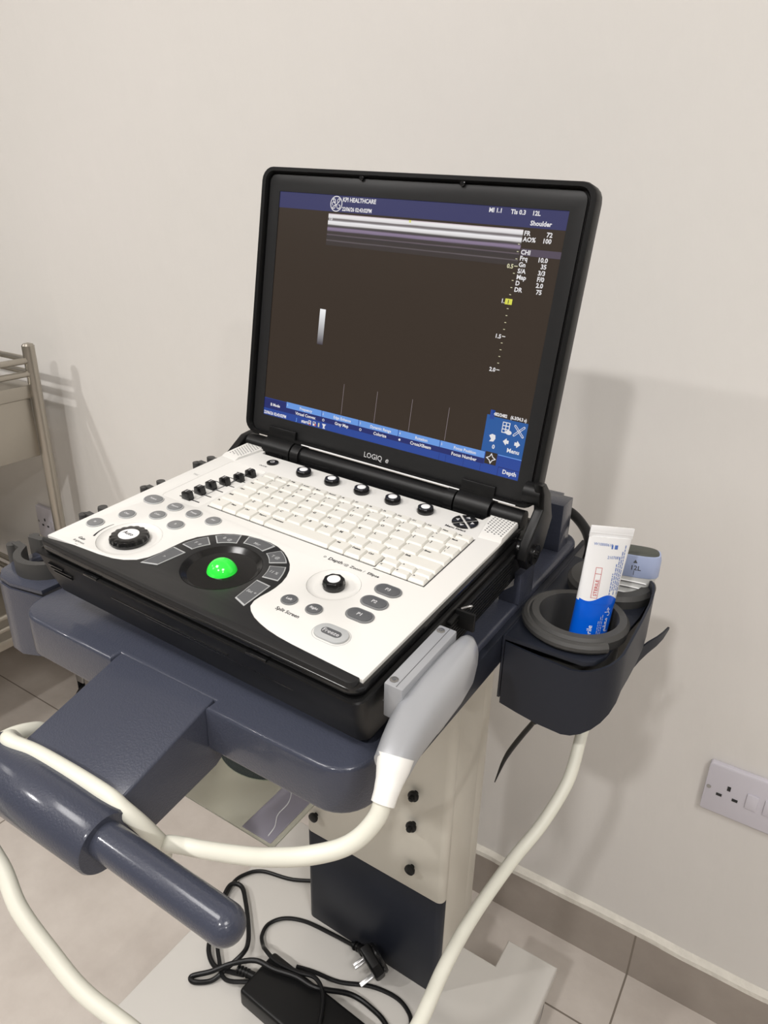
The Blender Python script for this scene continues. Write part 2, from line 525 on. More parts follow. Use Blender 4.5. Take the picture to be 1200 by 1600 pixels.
# insert the notch in the front edge (between the last point of the front-left corner and the first of front-right)
xs = xs + [(-0.0715, -0.0205), (-0.0715, -0.010), (0.0375, -0.010), (0.0375, -0.0205)]
g.prism(xs, 0.8305, 0.8716, PAINT, bev=0.0035, seg=3)
tray = cpart(g, 'tray')
# column
g = G()
g.box((-0.124, 0.300, 0.19), (0.100, 0.372, 0.8336), CREAM, 0.004)
g.box((-0.118, 0.372, 0.19), (0.094, 0.408, 0.8336), CREAM, 0.002)
cpart(g, 'column', 'cream steel column body')
g = G()
ol = rrect(-0.124, 0.283, 0.103, 0.303, 0.0095, 5)
g.prism(ol, 0.374, 0.8335, CREAM, bev=0.001)
cpart(g, 'front_panel', 'cream upper front panel')
g = G()
g.prism(rrect(-0.124, 0.2835, 0.1025, 0.303, 0.0095, 5), 0.191, 0.3735, SHEET, bev=0.001)
cpart(g, 'lower_panel', 'blue-grey lower front panel')
for i, (x, z) in enumerate(((0.056, 0.545), (0.055, 0.493), (0.056, 0.417), (-0.104, 0.414))):
    g = G(); Mx = T(x, 0.283, z) @ Rx(PI / 2)
    g.lathe([(0.0032, 0), (0.0032, 0.004), (0.0065, 0.0045), (0.0075, 0.007), (0.0070, 0.0095), (0.003, 0.011)], BLK, 20, Mx)
    if i < 2: g.lathe([(0.004, 0.009), (0.0038, 0.014), (0.002, 0.0155)], BLK, 14, Mx)
    cpart(g, 'thumb_screw', 'black plastic screw head')
# base platform, notched at the back
bo = [(-0.26, -0.16), (0.233, -0.16), (0.233, 0.42), (0.155, 0.42), (0.155, 0.372), (-0.182, 0.372), (-0.182, 0.42), (-0.26, 0.42)]
g = G(); g.prism(bo, 0.168, 0.19, BASEM, bev=0.003, seg=3)
cpart(g, 'base')
for cx, cy in ((0.203, 0.385), (-0.230, 0.385), (0.203, -0.12), (-0.230, -0.12)):
    g = G()
    g.lathe([(0.020, 0.1605), (0.020, 0.168)], CHROME, 20, T(cx, cy, 0))
    for s_ in (-1, 1):
        g.prism([(-0.028, 0.154), (0.028, 0.154), (0.030, 0.125), (0.014, 0.050), (-0.006, 0.050), (-0.028, 0.125)], -0.0015, 0.0015, CHROME, M=T(cx + 0.020 * s_, cy, 0), axis='x')
    g.box((cx - 0.0215, cy - 0.028, 0.154), (cx + 0.0215, cy + 0.028, 0.161), CHROME, 0.001)
    g.tube([(cx - 0.025, cy + 0.004, 0.0605), (cx + 0.025, cy + 0.004, 0.0605)], 0.005, CHROME, 10, 0)
    fk = cpart(g, 'caster_fork', 'bright metal fork')
    g = G()
    Mw = T(cx, cy + 0.004, 0.0605) @ Ry(PI / 2)
    g.lathe([(0.012, -0.016), (0.054, -0.0155), (0.060, -0.008), (0.060, 0.008), (0.054, 0.0155), (0.012, 0.016)], BLK, 32, Mw)
    g.lathe([(0.038, -0.0162), (0.038, 0.0162)], LENS, 24, Mw)
    g.build('wheel', fk, 'dark rubber wheel', space='world')
# handle block: side profile extruded along x, scooped down to the sleeve
pr = [(-0.0110, 0.8716), (-0.0180, 0.8705), (-0.1015, 0.8462), (-0.1060, 0.8440), (-0.1080, 0.8395), (-0.1080, 0.808), (-0.100, 0.7975), (-0.014, 0.8095), (-0.007, 0.8135), (-0.004, 0.8305)]
g = G(); g.prism(pr, -0.0708, 0.0368, PAINT, bev=0.0022, seg=3, axis='x')
cpart(g, 'handle_block', 'square blue-grey arm of the handle')
g = G()
YH, ZH = -0.1215, 0.8360
g.tube([(-0.0825, YH, ZH - 0.0022), (-0.0805, YH, ZH - 0.0022), (0.0455, YH, ZH - 0.0022), (0.0475, YH, ZH - 0.0022)], [0.0232, 0.0244, 0.0214, 0.0202], PAINT, 40, 0)
cpart(g, 'handle_sleeve')
for s_ in (1, -1):
    g = G(); pts = []; rr = []
    L0, L1, r = 0.036, 0.1655, 0.0122
    pts = [(L0, 0, 0)]; rr = [r]
    for k in range(0, 10):
        a = PI / 2 * k / 9
        pts.append((L1 - r + r * math.sin(a), 0, 0)); rr.append(max(r * math.cos(a), 0.0002))
    P = [(-0.017 + (p[0] + 0.017) * 1.0, YH, ZH + 0.0015) if s_ == 1 else (-0.034 - p[0], YH, ZH + 0.0015) for p in pts]
    g.tube(P, rr, PAINT, 36, 0)
    cpart(g, 'handle_grip', 'rounded bar grip')
# brackets that keep the machine on the tray (right rear)
g = G()
g.prism([(0.1520, 0.8716), (0.1727, 0.8716), (0.1727, 0.9045), (0.1657, 0.9045), (0.1657, 0.8910), (0.1520, 0.8790)], 0.250, 0.284, PAINT, bev=0.0006, axis='y')
cpart(g, 'side_bracket')
g = G()
g.prism([(0.135, 0.8716), (0.1640, 0.8716), (0.1640, 0.9265), (0.1300, 0.9265)], 0.380, 0.410, PAINT, bev=0.0006, axis='y')
cpart(g, 'rear_bracket')
g = G()
g.prism([(0.120, 0.8716), (0.1455, 0.8716), (0.1455, 0.9190), (0.120, 0.9190)], 0.418, 0.436, PAINT, bev=0.0006, axis='y')
cpart(g, 'rear_bracket')
g = G(); g.box((-0.222, 0.05, 0.8336), (-0.2072, 0.36, 0.868), SHEET, 0.001)
cpart(g, 'mounting_strip')
g = G(); g.box((0.1722, 0.06, 0.836), (0.1785, 0.44, 0.866), SHEET, 0.001)
cpart(g, 'mounting_strip')

# ---- right accessory holder
g = G()
hc1 = (0.229, 0.254); hc2 = (0.2335, 0.341)
outl = [(0.1815, 0.2015), (0.252, 0.2015), (0.260, 0.207), (0.266, 0.222), (0.268, 0.25), (0.273, 0.30), (0.273, 0.34), (0.262, 0.38), (0.1815, 0.39)]
g.curve2d([outl, circ(*hc1, 0.0385, 40)[::-1], circ(*hc2, 0.036, 40)[::-1]], SHEET, 0.8635, 0.868, 0.0004)
g.box((0.1790, 0.2015, 0.800), (0.1815, 0.39, 0.868), SHEET, 0.0004)
g.box((0.1815, 0.206, 0.798), (0.262, 0.37, 0.800), SHEET, 0.0004)  # pan and deepened flange added so the gap under the plate looks dark
cpart(g, 'holder_plate', 'flat sheet-metal plate with two round openings')
g = G()
bp_ = [(0.1825, 0.2005, 0.8615, 0.7955), (0.200, 0.1995, 0.8605, 0.7925), (0.220, 0.1985, 0.8595, 0.790), (0.243, 0.1985, 0.858, 0.789)]
for k in range(1, 8):
    a = PI / 2 * k / 7
    bp_.append((0.243 + 0.0375 * math.sin(a), 0.2345 - 0.036 * math.cos(a), 0.858 + 0.018 * (k / 7) ** 1.5, 0.789 + 0.041 * (k / 7) ** 1.6))
bp_ += [(0.2812, 0.255, 0.8800, 0.8315), (0.2815, 0.275, 0.8830, 0.8335), (0.2812, 0.300, 0.8860, 0.8370), (0.2795, 0.318, 0.8880, 0.8395), (0.2760, 0.332, 0.8890, 0.842), (0.2700, 0.344, 0.8880, 0.844), (0.262, 0.352, 0.886, 0.846)]
pth = []
for i in range(len(bp_)): pth.append(bp_[i])
g.ribbon(pth, SHEET, 0.0022)
cpart(g, 'wrap_band', 'curved sheet-metal band round the cups')
g = G()
g.ribbon([(0.2770, 0.296, 0.830, 0.8150), (0.2800, 0.304, 0.8355, 0.8200), (0.2840, 0.312, 0.8385, 0.8250), (0.2895, 0.324, 0.8400, 0.8295), (0.2925, 0.336, 0.8400, 0.8320), (0.2945, 0.349, 0.8395, 0.8370)], SHEET, 0.0018)
cpart(g, 'cable_hook', 'bent sheet-metal hook')
def cup(cx, cy, ri, ro, ztop, zbot, front_lip=True):
    g = G()
    prof = [(ri - 0.002, zbot), (ro - 0.006, zbot), (ro - 0.005, ztop - 0.016), (ro, ztop - 0.013), (ro + 0.001, ztop - 0.004), (ro - 0.002, ztop),
            (ri + 0.001, ztop), (ri, ztop - 0.003), (ri - 0.001, zbot + 0.003), (0.001, zbot + 0.003), (0.0005, zbot)]
    g.lathe(prof, RUB, 48, T(cx, cy, 0), cap=False)
    if front_lip:
        # thick outer lip running round the left and front of the ring
        pts = []
        for k in range(0, 22):
            a = math.radians(95 + k * (320 - 95) / 21)
            pts.append((cx + (ro + 0.0015) * math.cos(a), cy + (ro + 0.0015) * math.sin(a), ztop - 0.0075))
        g.tube(pts, 0.0052, RUB, 10, 0)
    return g


g = cup(*hc1, 0.0345, 0.0440, 0.8815, 0.800)
cpart(g, 'cup_insert', 'grey rubber cup')
g = cup(*hc2, 0.029, 0.0415, 0.8805, 0.806, False)
cpart(g, 'cup_insert', 'grey rubber cup')
# rear cable clip arching behind
g = G(); g.tube([(0.120, 0.465, 0.872), (0.135, 0.468, 0.884), (0.152, 0.462, 0.884), (0.175, 0.440, 0.878), (0.188, 0.418, 0.870), (0.192, 0.400, 0.862)], 0.0060, BLK, 12, 8)
cpart(g, 'cable_clip')

# ---- left accessory holder, plate and band in lighter paint to look lit
g = G()
ol = [(-0.222, 0.0165), (-0.262, 0.0085), (-0.281, 0.010), (-0.295, 0.020), (-0.301, 0.036), (-0.301, 0.39), (-0.222, 0.39)]
hl = [circ(-0.262, y, 0.026, 28)[::-1] for y in (0.055, 0.142, 0.229, 0.316)]
g.curve2d([ol[::-1]] + hl, PAINT, 0.8635, 0.868, 0.0004)
cpart(g, 'holder_plate', 'flat sheet-metal plate with four round openings')
g = G()
g.ribbon([(-0.2065, 0.0225, 0.8575, 0.795), (-0.222, 0.0165, 0.8595, 0.79), (-0.262, 0.0070, 0.862, 0.785), (-0.281, 0.0085, 0.862, 0.785), (-0.2955, 0.0185, 0.862, 0.785), (-0.303, 0.036, 0.862, 0.785),
          (-0.303, 0.2, 0.862, 0.785), (-0.303, 0.39, 0.862, 0.785)][::-1], PAINT, 0.0022)
cpart(g, 'wrap_band', 'curved sheet-metal band round the rings')
for i, y in enumerate((0.055, 0.142, 0.229, 0.316)):
    g = G(); pts = []
    for k in range(26):
        a = math.radians(205 + k * 310 / 25)
        pts.append((-0.262 + 0.034 * math.cos(a), y + 0.034 * math.sin(a)))
    # square section C ring, ends turned outwards
    a0 = math.radians(205); a1 = math.radians(205 + 310)
    pts = [(-0.262 + 0.049 * math.cos(a0 - 0.1), y + 0.045 * math.sin(a0 - 0.15))] + pts + [(-0.262 + 0.049 * math.cos(a1 + 0.1), y + 0.045 * math.sin(a1 + 0.15))]
    zr = (0.885, 0.888, 0.893, 0.900)[i]
    g.ribbon([(p[0], p[1], zr, 0.862) for p in pts], RUB, 0.0075)
    g.tube([(pts[0][0], pts[0][1], 0.863), (pts[0][0], pts[0][1], zr - 0.001)], 0.0055, RUB, 12, 0)
    g.tube([(pts[-1][0], pts[-1][1], 0.863), (pts[-1][0], pts[-1][1], zr - 0.001)], 0.0055, RUB, 12, 0)
    cpart(g, 'holder_ring', 'open grey rubber ring')
# ---- clear shelf under the tray
g = G()
g.box((-0.115, 0.0205, 0.6990), (0.058, 0.282, 0.7010), ACR, 0.0003)
for x in (-0.108, 0.048): g.box((x, 0.255, 0.7012), (x + 0.004, 0.2825, 0.8336), ACR, 0.0004)
cpart(g, 'clear_shelf', 'smoky see-through plastic shelf')

# ================================================================== ULTRASOUND MACHINE
H = 0.9436
B = Matrix(((0.99928198, 0.00247954, 0.03780707, 0), (0, 0.99785628, -0.06544349, 0), (-0.03788829, 0.0653965, 0.9971398, H), (0, 0, 0, 1)))
us = empty('ultrasound_machine', B @ T(0, 0.13, -0.062), 'black and white laptop ultrasound machine, lid open and screen lit, on cart tray', 'ultrasound machine')
MU = T(0, -0.13, 0.062)     # mesh coordinates below are given in the console plane frame


def up(g, name, label=None, parent=None, **k):
    if parent is None:
        for i, v in enumerate(g.v): g.v[i] = MU @ v
        return g.build(name, us, label, **k)
    return g.build(name, parent, label, **k)


# ---- console body
def bow(x0, x1, yb, ym, n=14):
    return [(x0 + (x1 - x0) * k / n, ym + (yb - ym) * abs(2 * k / n - 1) ** 2.2) for k in range(n + 1)]


def body_outline(hw, yb, ym, yback, rc=0.0085):
    pts = [(-hw + rc + (2 * hw - 2 * rc) * k / 14, yb) for k in range(15)]
    for k in range(1, 6):
        a = -PI / 2 + PI / 2 * k / 5
        pts.append((hw - rc + rc * math.cos(a), yb + rc + rc * math.sin(a)))
    pts += [(hw, yback - 0.01), (hw - 0.008, yback), (-hw + 0.008, yback), (-hw, yback - 0.01)]
    for k in range(0, 5):
        a = PI + PI / 2 * k / 5
        pts.append((-hw + rc + rc * math.cos(a), yb + rc + rc * math.sin(a)))
    return pts


g = G()
lev = [(0.1665, 0.0045, 0, 0.285, -0.0590), (0.1685, 0.0020, 0, 0.287, -0.0572), (0.1712, -0.0048, 0, 0.290, -0.035),
       (0.1722, -0.0095, 0, 0.290, -0.0150), (0.1720, -0.0112, 0, 0.290, -0.0132), (0.1708, -0.0110, 0, 0.290, -0.0120), (0.1690, -0.0085, 0, 0.288, -0.0117),
       (0.1685, -0.0070, 0, 0.286, -0.0130), (0.1655, -0.0045, 0, 0.283, -0.0130)]
rings = [[(p[0], p[1], z) for p in [(q_[0] - 0.0022, q_[1]) for q_ in body_outline(hw, yb, ym, bk)]] for hw, yb, ym, bk, z in lev]
g.loft(rings, BLK)
# upper tier under the panels
lev = [(0.1655, -0.0052, 0, 0.262, -0.0135), (0.1662, -0.0078, 0, 0.262, -0.0105), (0.1668, -0.0090, 0, 0.262, -0.0065), (0.1664, -0.0086, 0, 0.262, -0.0040), (0.1655, -0.0070, 0, 0.261, -0.0030)]
rings = [[(p[0], p[1], z) for p in body_outline(hw, yb, ym, bk, 0.010)] for hw, yb, ym, bk, z in lev]
g.loft(rings, BLKG)
body = up(g, 'console_body', 'black plastic case')
# louvres on the right flank and slots on the front
for k in range(9):
    pass
g = G()
for k in range(8):
    z = -0.017 - 0.0042 * k
    g.box((0.1700 - 0.0004 * k, 0.105, z - 0.0011), (0.1742 - 0.0004 * k, 0.225, z + 0.0011), BLK, 0.0005)
up(g, 'side_louvres', 'black ribbed air vent')
g = G()
for (x0, x1, z) in ((-0.158, -0.138, -0.0215), (-0.157, -0.128, -0.0255), (-0.155, -0.130, -0.0295)):
    yy = -0.0112 + (-0.0132 - z) * 0.26
    g.box((x0, yy - 0.0006, z - 0.0006), (x1, yy + 0.003, z + 0.0006), BLKG, 0.0003)
for (x0, x1, z) in ((-0.04, 0.11, -0.032), (-0.06, 0.125, -0.0365), (0.0, 0.12, -0.041), (-0.08, 0.05, -0.028), (0.03, 0.125, -0.0455)):
    yy = -0.0112 + (-0.0132 - z) * 0.33
    g.box((x0, yy - 0.0006, z - 0.0006), (x1, yy + 0.003, z + 0.0006), BLKG, 0.0003)
g.box((-0.105, -0.0118, -0.0128), (-0.088, -0.0080, -0.0106), BLKG, 0.0006)
g.box((0.073, -0.0118, -0.0128), (0.092, -0.0080, -0.0106), BLKG, 0.0006)
up(g, 'front_slots', 'thin ribs moulded in the front edge')
# rubber feet of the case resting on the tray
for x, y in ((-0.12, 0.06), (0.12, 0.06), (-0.12, 0.23), (0.12, 0.23)):
    wz = (B @ Vector((x, y, -0.058))).z
    h = wz - 0.8716
    g = G(); g.lathe([(0.008, -0.058 - h), (0.009, -0.0575)], BLK, 20, T(x, y, 0)); up(g, 'rubber_foot')
# USB cover flap on the right side
g = G()
g.box((0.1705, 0.118, -0.028), (0.1870, 0.121, -0.012), BLK, 0.0006, M=T(0, 0, 0))
g.tube([(0.174, 0.121, -0.012), (0.180, 0.126, -0.010), (0.1785, 0.128, -0.014)], 0.0009, CHROME, 8, 4)
up(g, 'port_cover', 'small black port cover hanging open')

# ---- palm rest and white control panel
edge = [(-0.165, 0.0002), (-0.1312, 0.0025), (-0.1022, 0.0046), (-0.088, 0.0068), (-0.0785, 0.0102), (-0.0700, 0.0162), (-0.0655, 0.0240),
        (-0.0630, 0.0350), (-0.0620, 0.0480), (-0.0608, 0.0600), (-0.0570, 0.0700), (-0.0504, 0.0790), (-0.0430, 0.0868), (-0.0339, 0.0925), (-0.0225, 0.0968),
        (-0.0105, 0.0987), (0.0015, 0.0990), (0.0113, 0.0973), (0.0210, 0.0935), (0.0295, 0.0880), (0.0370, 0.0815), (0.0424, 0.0744), (0.0465, 0.0660), (0.0488, 0.0575), (0.0495, 0.0490), (0.0490, 0.0414),
        (0.0478, 0.0340), (0.0476, 0.0270), (0.0498, 0.0205), (0.0545, 0.0160), (0.0620, 0.0115), (0.0700, 0.0085), (0.0796, 0.0059), (0.0910, 0.0040), (0.1044, 0.0029), (0.1262, 0.0020), (0.1471, 0.0012), (0.165, 0.0002)]
gc = (-0.1035, 0.0365); zc = (0.0840, 0.0782)
TR = 0.0125
back = [(0.165, 0.206), (0.1640, 0.2525), (0.1355, 0.2515), (0.1330, 0.240), (-0.1330, 0.240), (-0.1355, 0.2505), (-0.165, 0.2490)]
g = G()
white = edge + back
holes = [circ(*gc, 0.0275, 40)[::-1], circ(*zc, 0.0215, 36)[::-1], rrect(-0.1455, 0.109, -0.0975, 0.2065, 0.004, 4)[::-1]]
g.curve2d([white] + holes, WHT, -0.0045, 0.0, 0.0004)
g.lathe([(0.0274, -0.0003), (0.0255, -0.0020), (0.022, -0.0026), (0.0005, -0.0026)], WHT, 40, T(*gc, 0), cap=False)
g.lathe([(0.0214, -0.0003), (0.0195, -0.0018), (0.016, -0.0024), (0.0005, -0.0024)], WHT, 36, T(*zc, 0), cap=False)
# slider trough floor
x0, x1, y0, y1 = -0.1455, -0.0975, 0.109, 0.2065
fl = [(x0 + 0.004, y0, -0.0006), (x1 - 0.001, y0, -0.0006), (x1 - 0.001, y1 - 0.004, -0.0030), (x0 + 0.010, y1 - 0.006, -0.0030)]
g.add([(x0, y0, -0.0003), (x1, y0, -0.0003), (x1, y1, -0.0003), (x0, y1, -0.0003)] + fl, [(4, 5, 6, 7), (0, 1, 5, 4), (1, 2, 6, 5), (2, 3, 7, 6), (3, 0, 4, 7)], WHT)
# slider slots
for i in range(6):
    yy = 0.1185 + 0.0149 * i; zz = -0.0008 - 0.0022 * i / 5 + 0.0001
    g.box((-0.1305 + 0.0008 * i, yy - 0.0006, zz - 0.001), (-0.1045 + 0.0008 * i, yy + 0.0006, zz + 0.0002), INK)
g.box((-0.112, 0.118, -0.0022), (-0.1116, 0.195, -0.0009), GRY)
# keyboard well line
g.curve2d([rrect(-0.0922, 0.1168, 0.0962, 0.2035, 0.0003, 1), rrect(-0.0917, 0.1173, 0.0957, 0.2030, 0.0003, 1)[::-1]], INK, 0.0, 0.00008)
g.prism([(-0.0915, 0.1175), (0.0972, 0.1175), (0.0972, 0.1146), (0.1435, 0.1146), (0.1435, 0.2025), (-0.0915, 0.2025)], 0.0, 0.00006, GRYD)
kb = [(0.0962, 0.1142), (0.1440, 0.1142), (0.1440, 0.2035), (0.1434, 0.2035), (0.1434, 0.1147), (0.0962, 0.1147)]
g.prism(kb, 0, 0.00008, INK)


def ptxt(g, t, x, y, size, m=INK, ang=0.0, z=0.00012, align='LEFT', bold=0.0, shear=0.0, sx=1.0):
    g.text(t, size, m, T(x, y, z) @ Rz(ang), align, bold, shear, sx)


ptxt(g, 'Depth', 0.0575, 0.1050, 0.0056, bold=0.00014, sx=1.0)
ptxt(g, '/@', 0.0725, 0.1050, 0.0042)
ptxt(g, 'Zoom', 0.0795, 0.1050, 0.0046, sx=1.0, bold=0.0001)
ptxt(g, '/', 0.0925, 0.1050, 0.0042)
ptxt(g, 'Ellipse', 0.0965, 0.1050, 0.0044, bold=0.0001)
g.curve2d([circ(0.0535, 0.1070, 0.0012, 12), circ(0.0535, 0.1070, 0.0008, 12)[::-1]], INK, 0, 0.0001)
ptxt(g, 'Split Screen', 0.0670, 0.0280, 0.0050, sx=0.92, bold=0.0001)
ptxt(g, 'Gain', -0.1400, 0.0118, 0.0044, bold=0.0001)
ptxt(g, 'Brightness', -0.1405, 0.0072, 0.0034)
ptxt(g, 'Contrast', -0.1335, 0.0080 - 0.0040, 0.001)
for k in range(8):
    a0 = math.radians(165 + k * 5.5); a1 = math.radians(165 + (k + 1) * 5.5); w0 = 0.0003 + 0.00008 * k; w1 = 0.0003 + 0.00008 * (k + 1)
    g.poly([(gc[0] + (0.0315 - w0) * math.cos(a0), gc[1] + (0.0315 - w0) * math.sin(a0), 0.0001), (gc[0] + (0.0315 + w0) * math.cos(a0), gc[1] + (0.0315 + w0) * math.sin(a0), 0.0001),
            (gc[0] + (0.0315 + w1) * math.cos(a1), gc[1] + (0.0315 + w1) * math.sin(a1), 0.0001), (gc[0] + (0.0315 - w1) * math.cos(a1), gc[1] + (0.0315 - w1) * math.sin(a1), 0.0001)], INK)
ptxt(g, 'On/Off', -0.1155, 0.2145, 0.0033, bold=0.00004)
ptxt(g, 'Menu Select', 0.1095, 0.2105, 0.0042, bold=0.00014)
ptxt(g, 'TGC', -0.1555, 0.1590, 0.0036, GRY)
panel = up(g, 'control_panel', 'white control panel with printed legends')

# palm rest (black area around the trackball)
g = G()
def arc_(cx, cy, r, a0, a1, n=6):
    return [(cx + r * math.cos(math.radians(a0 + (a1 - a0) * k / n)), cy + r * math.sin(math.radians(a0 + (a1 - a0) * k / n))) for k in range(n + 1)]


front = arc_(-0.1595, -0.0020, 0.0060, 195, 270) + arc_(0.1570, -0.0025, 0.0058, 270, 360)
black = front + [(0.1622, 0.0008)] + edge[::-1][1:-1]
bc = (-0.0052, 0.0470)
g.curve2d([black, circ(*bc, 0.0325, 40)[::-1]], PALM, -0.0085, 0.0008, 0.0016)
g.lathe([(0.0326, 0.0004), (0.0300, -0.0012), (0.0240, -0.0062), (0.0185, -0.0088), (0.0150, -0.0094), (0.0138, -0.0092), (0.0136, -0.0120), (0.0120, -0.016)], BLKG, 56, T(*bc, 0), cap=False)
up(g, 'palm_rest', 'charcoal palm rest with the trackball bowl')
g = G()
bm = bmesh.new(); bmesh.ops.create_uvsphere(bm, u_segments=40, v_segments=24, radius=TR)
g.addbm(bm, BALL, T(bc[0], bc[1], -0.0052)); up(g, 'trackball', 'glowing green trackball')
# seven grey buttons around the trackball
arcs = [([(-0.0627, 0.0140), (-0.0488, 0.0190), (-0.0445, 0.0455), (-0.0590, 0.0465)], '>'),
        ([(-0.0568, 0.0533), (-0.0440, 0.0520), (-0.0370, 0.0665), (-0.0478, 0.0747)], 'F  #'),
        ([(-0.0443, 0.0795), (-0.0343, 0.0711), (-0.0200, 0.0805), (-0.0259, 0.0928)], 'B  @'),
        ([(-0.0195, 0.0947), (-0.0160, 0.0838), (0.0067, 0.0828), (0.0102, 0.0950)], 'Msr'),
        ([(0.0188, 0.0922), (0.0113, 0.0820), (0.0232, 0.0718), (0.0352, 0.0801)], 'T @'),
        ([(0.0388, 0.0749), (0.0264, 0.0689), (0.0322, 0.0532), (0.0464, 0.0558)], '11 %'),
        ([(0.0462, 0.0473), (0.0318, 0.0481), (0.0346, 0.0204), (0.0474, 0.0163)], 'Set +')]
for q, t in arcs:
    g = G(); cx = sum(p[0] for p in q) / 4; cy = sum(p[1] for p in q) / 4
    # follow the bowl with subdivided curved sides
    pts = []
    for i in range(4):
        a, b = q[i], q[(i + 1) % 4]
        for k in range(4):
            t_ = k / 4; x = a[0] + (b[0] - a[0]) * t_; y = a[1] + (b[1] - a[1]) * t_
            ra = math.hypot(a[0] - bc[0], a[1] - bc[1]); rb = math.hypot(b[0] - bc[0], b[1] - bc[1])
            if abs(ra - rb) < 0.006:
                r_ = math.hypot(x - bc[0], y - bc[1]); rt = ra + (rb - ra) * t_
                x = bc[0] + (x - bc[0]) * rt / r_; y = bc[1] + (y - bc[1]) * rt / r_
            pts.append((x, y))
    g.curve2d([pts], GRYL, 0.0006, 0.00140, 0.0003)
    ins = [(cx + (p[0] - cx) * 0.90, cy + (p[1] - cy) * 0.90) for p in pts]
    g.curve2d([ins], GRYD if True else GRY, 0.0008, 0.00148, 0.0)
    ang = math.atan2(cy - bc[1], cx - bc[0]) - PI / 2
    if abs(ang) > PI / 2: ang = ang
    g.text(t, 0.0044, GRYL, T(cx, cy - 0.0015, 0.00156) @ Rz(0.0), 'CENTER', bold=0.00006)
    up(g, 'soft_button', 'grey wedge button by the trackball')


def oval(cx, cy, w, h, txt, m=GRY, rim=GRYL, size=0.003, inset=0.0010, name='push_button', label='grey oval push button', tc=INKL):
    g = G()
    g.curve2d([stadium(cx, cy, w, h)], rim, 0.0, 0.0010, 0.0004)
    g.curve2d([stadium(cx, cy, w - 2 * inset, h - 2 * inset)], m, 0.0003, 0.0016, 0.0003)
    g.text(txt, size, tc, T(cx, cy - size * 0.34, 0.00168), 'CENTER', bold=0.00010)
    up(g, name, label)


for x, y, w, h, t in ((-0.1495, 0.0370, 0.0160, 0.0155, 'M'), (-0.1390, 0.0632, 0.0160, 0.0155, 'Clear'), (-0.1425, 0.0970, 0.0205, 0.0165, 'Patient'), (-0.1150, 0.0777, 0.0160, 0.0155, 'Color'),
                      (-0.1142, 0.0978, 0.0160, 0.0150, 'Report'), (-0.0878, 0.0742, 0.0160, 0.0155, 'B'), (-0.0900, 0.0980, 0.0155, 0.0150, 'Preset'), (-0.0657, 0.0982, 0.0155, 0.0150, 'PW')):
    oval(x, y, w, h, t)
oval(0.0692, 0.0421, 0.0135, 0.0130, 'Left', GRYD, GRY, 0.0034, label='small round grey button')
oval(0.0919, 0.0430, 0.0135, 0.0130, 'Right', GRYD, GRY, 0.0034, label='small round grey button')
for y, t in ((0.0940, 'P3'), (0.0750, 'P2'), (0.0558, 'P1')):
    oval(0.1240, y, 0.0230, 0.0145, t, GRYD, GRY, 0.0046, inset=0.0016)
g = G()
g.curve2d([stadium(0.1200, 0.0266, 0.0300, 0.0200), stadium(0.1200, 0.0266, 0.0292, 0.0192)[::-1]], GRYL, 0, 0.0001)
g.curve2d([stadium(0.1200, 0.0266, 0.0268, 0.0165)], GRYL, 0.0, 0.0018, 0.0005)
g.curve2d([stadium(0.1200, 0.0266, 0.0165, 0.0070)], GRYD, 0.0005, 0.0021, 0.0003)
g.text('Freeze', 0.0052, INKL, T(0.1200, 0.0247, 0.00222), 'CENTER', bold=0.00005)
up(g, 'freeze_button', 'pale grey oval button marked Freeze')


def knob(cx, cy, r, h, zb, rc, teeth, name, label, txt=None):
    g = G()
    if teeth:
        md = lambda a: 1 + 0.035 * math.cos(a * teeth)
    else: md = None
    g.lathe([(r * 0.97, zb), (r, zb + h * 0.15), (r, zb + h * 0.45)], BLKG, 96 if teeth else 32, T(cx, cy, 0))
    g.lathe([(r * 0.99, zb + h * 0.45), (r * 0.93, zb + h * 0.9), (r * 0.86, zb + h), (r * 0.6, zb + h)], BLKG, 96 if teeth else 32, T(cx, cy, 0), mod=md)
    k = up(g, name, label)
    g = G()
    g.lathe([(rc, zb + h - 0.0005), (rc, zb + h + 0.0004), (rc * 0.9, zb + h + 0.0007), (rc * 0.3, zb + h + 0.0008)], WHTC, 32, T(cx, cy, 0))
    if txt: g.text(txt, 0.0056, INK, T(cx, cy - 0.0018, zb + h + 0.00095), 'CENTER', bold=0.0001)
    for i, v in enumerate(g.v): g.v[i] = MU @ v
    g.build('knob_cap', k, 'white centre cap')


for i in range(5): knob(-0.0622 + 0.0361 * i, 0.2235, 0.0080, 0.0056, 0.0, 0.0043, 6, 'rotary_knob', 'small black knob with a white cap')
knob(gc[0], gc[1], 0.0168, 0.0062, -0.0026, 0.0088, 16, 'gain_knob', 'large black ribbed knob', 'Auto')
knob(zc[0], zc[1], 0.0090, 0.0072, -0.0024, 0.0052, 8, 'depth_knob', 'black scalloped knob')
# sliders
for i, x in enumerate((-0.1195, -0.1185, -0.1185, -0.1145, -0.1095, -0.1075)):
    y = 0.1185 + 0.0149 * i; z0 = -0.0008 - 0.0022 * i / 5
    g = G()
    g.prism([(x - 0.0050, z0), (x + 0.0054, z0), (x + 0.0044, z0 + 0.0072), (x + 0.0026, z0 + 0.0082), (x - 0.0026, z0 + 0.0082), (x - 0.0046, z0 + 0.0070)], y - 0.0036, y + 0.0036, BLKG, bev=0.0009, axis='y')
    g.box((x - 0.0003, y - 0.0022, z0 + 0.0081), (x + 0.0003, y + 0.0022, z0 + 0.0084), INKL)
    up(g, 'slider_knob', 'black slider cap')
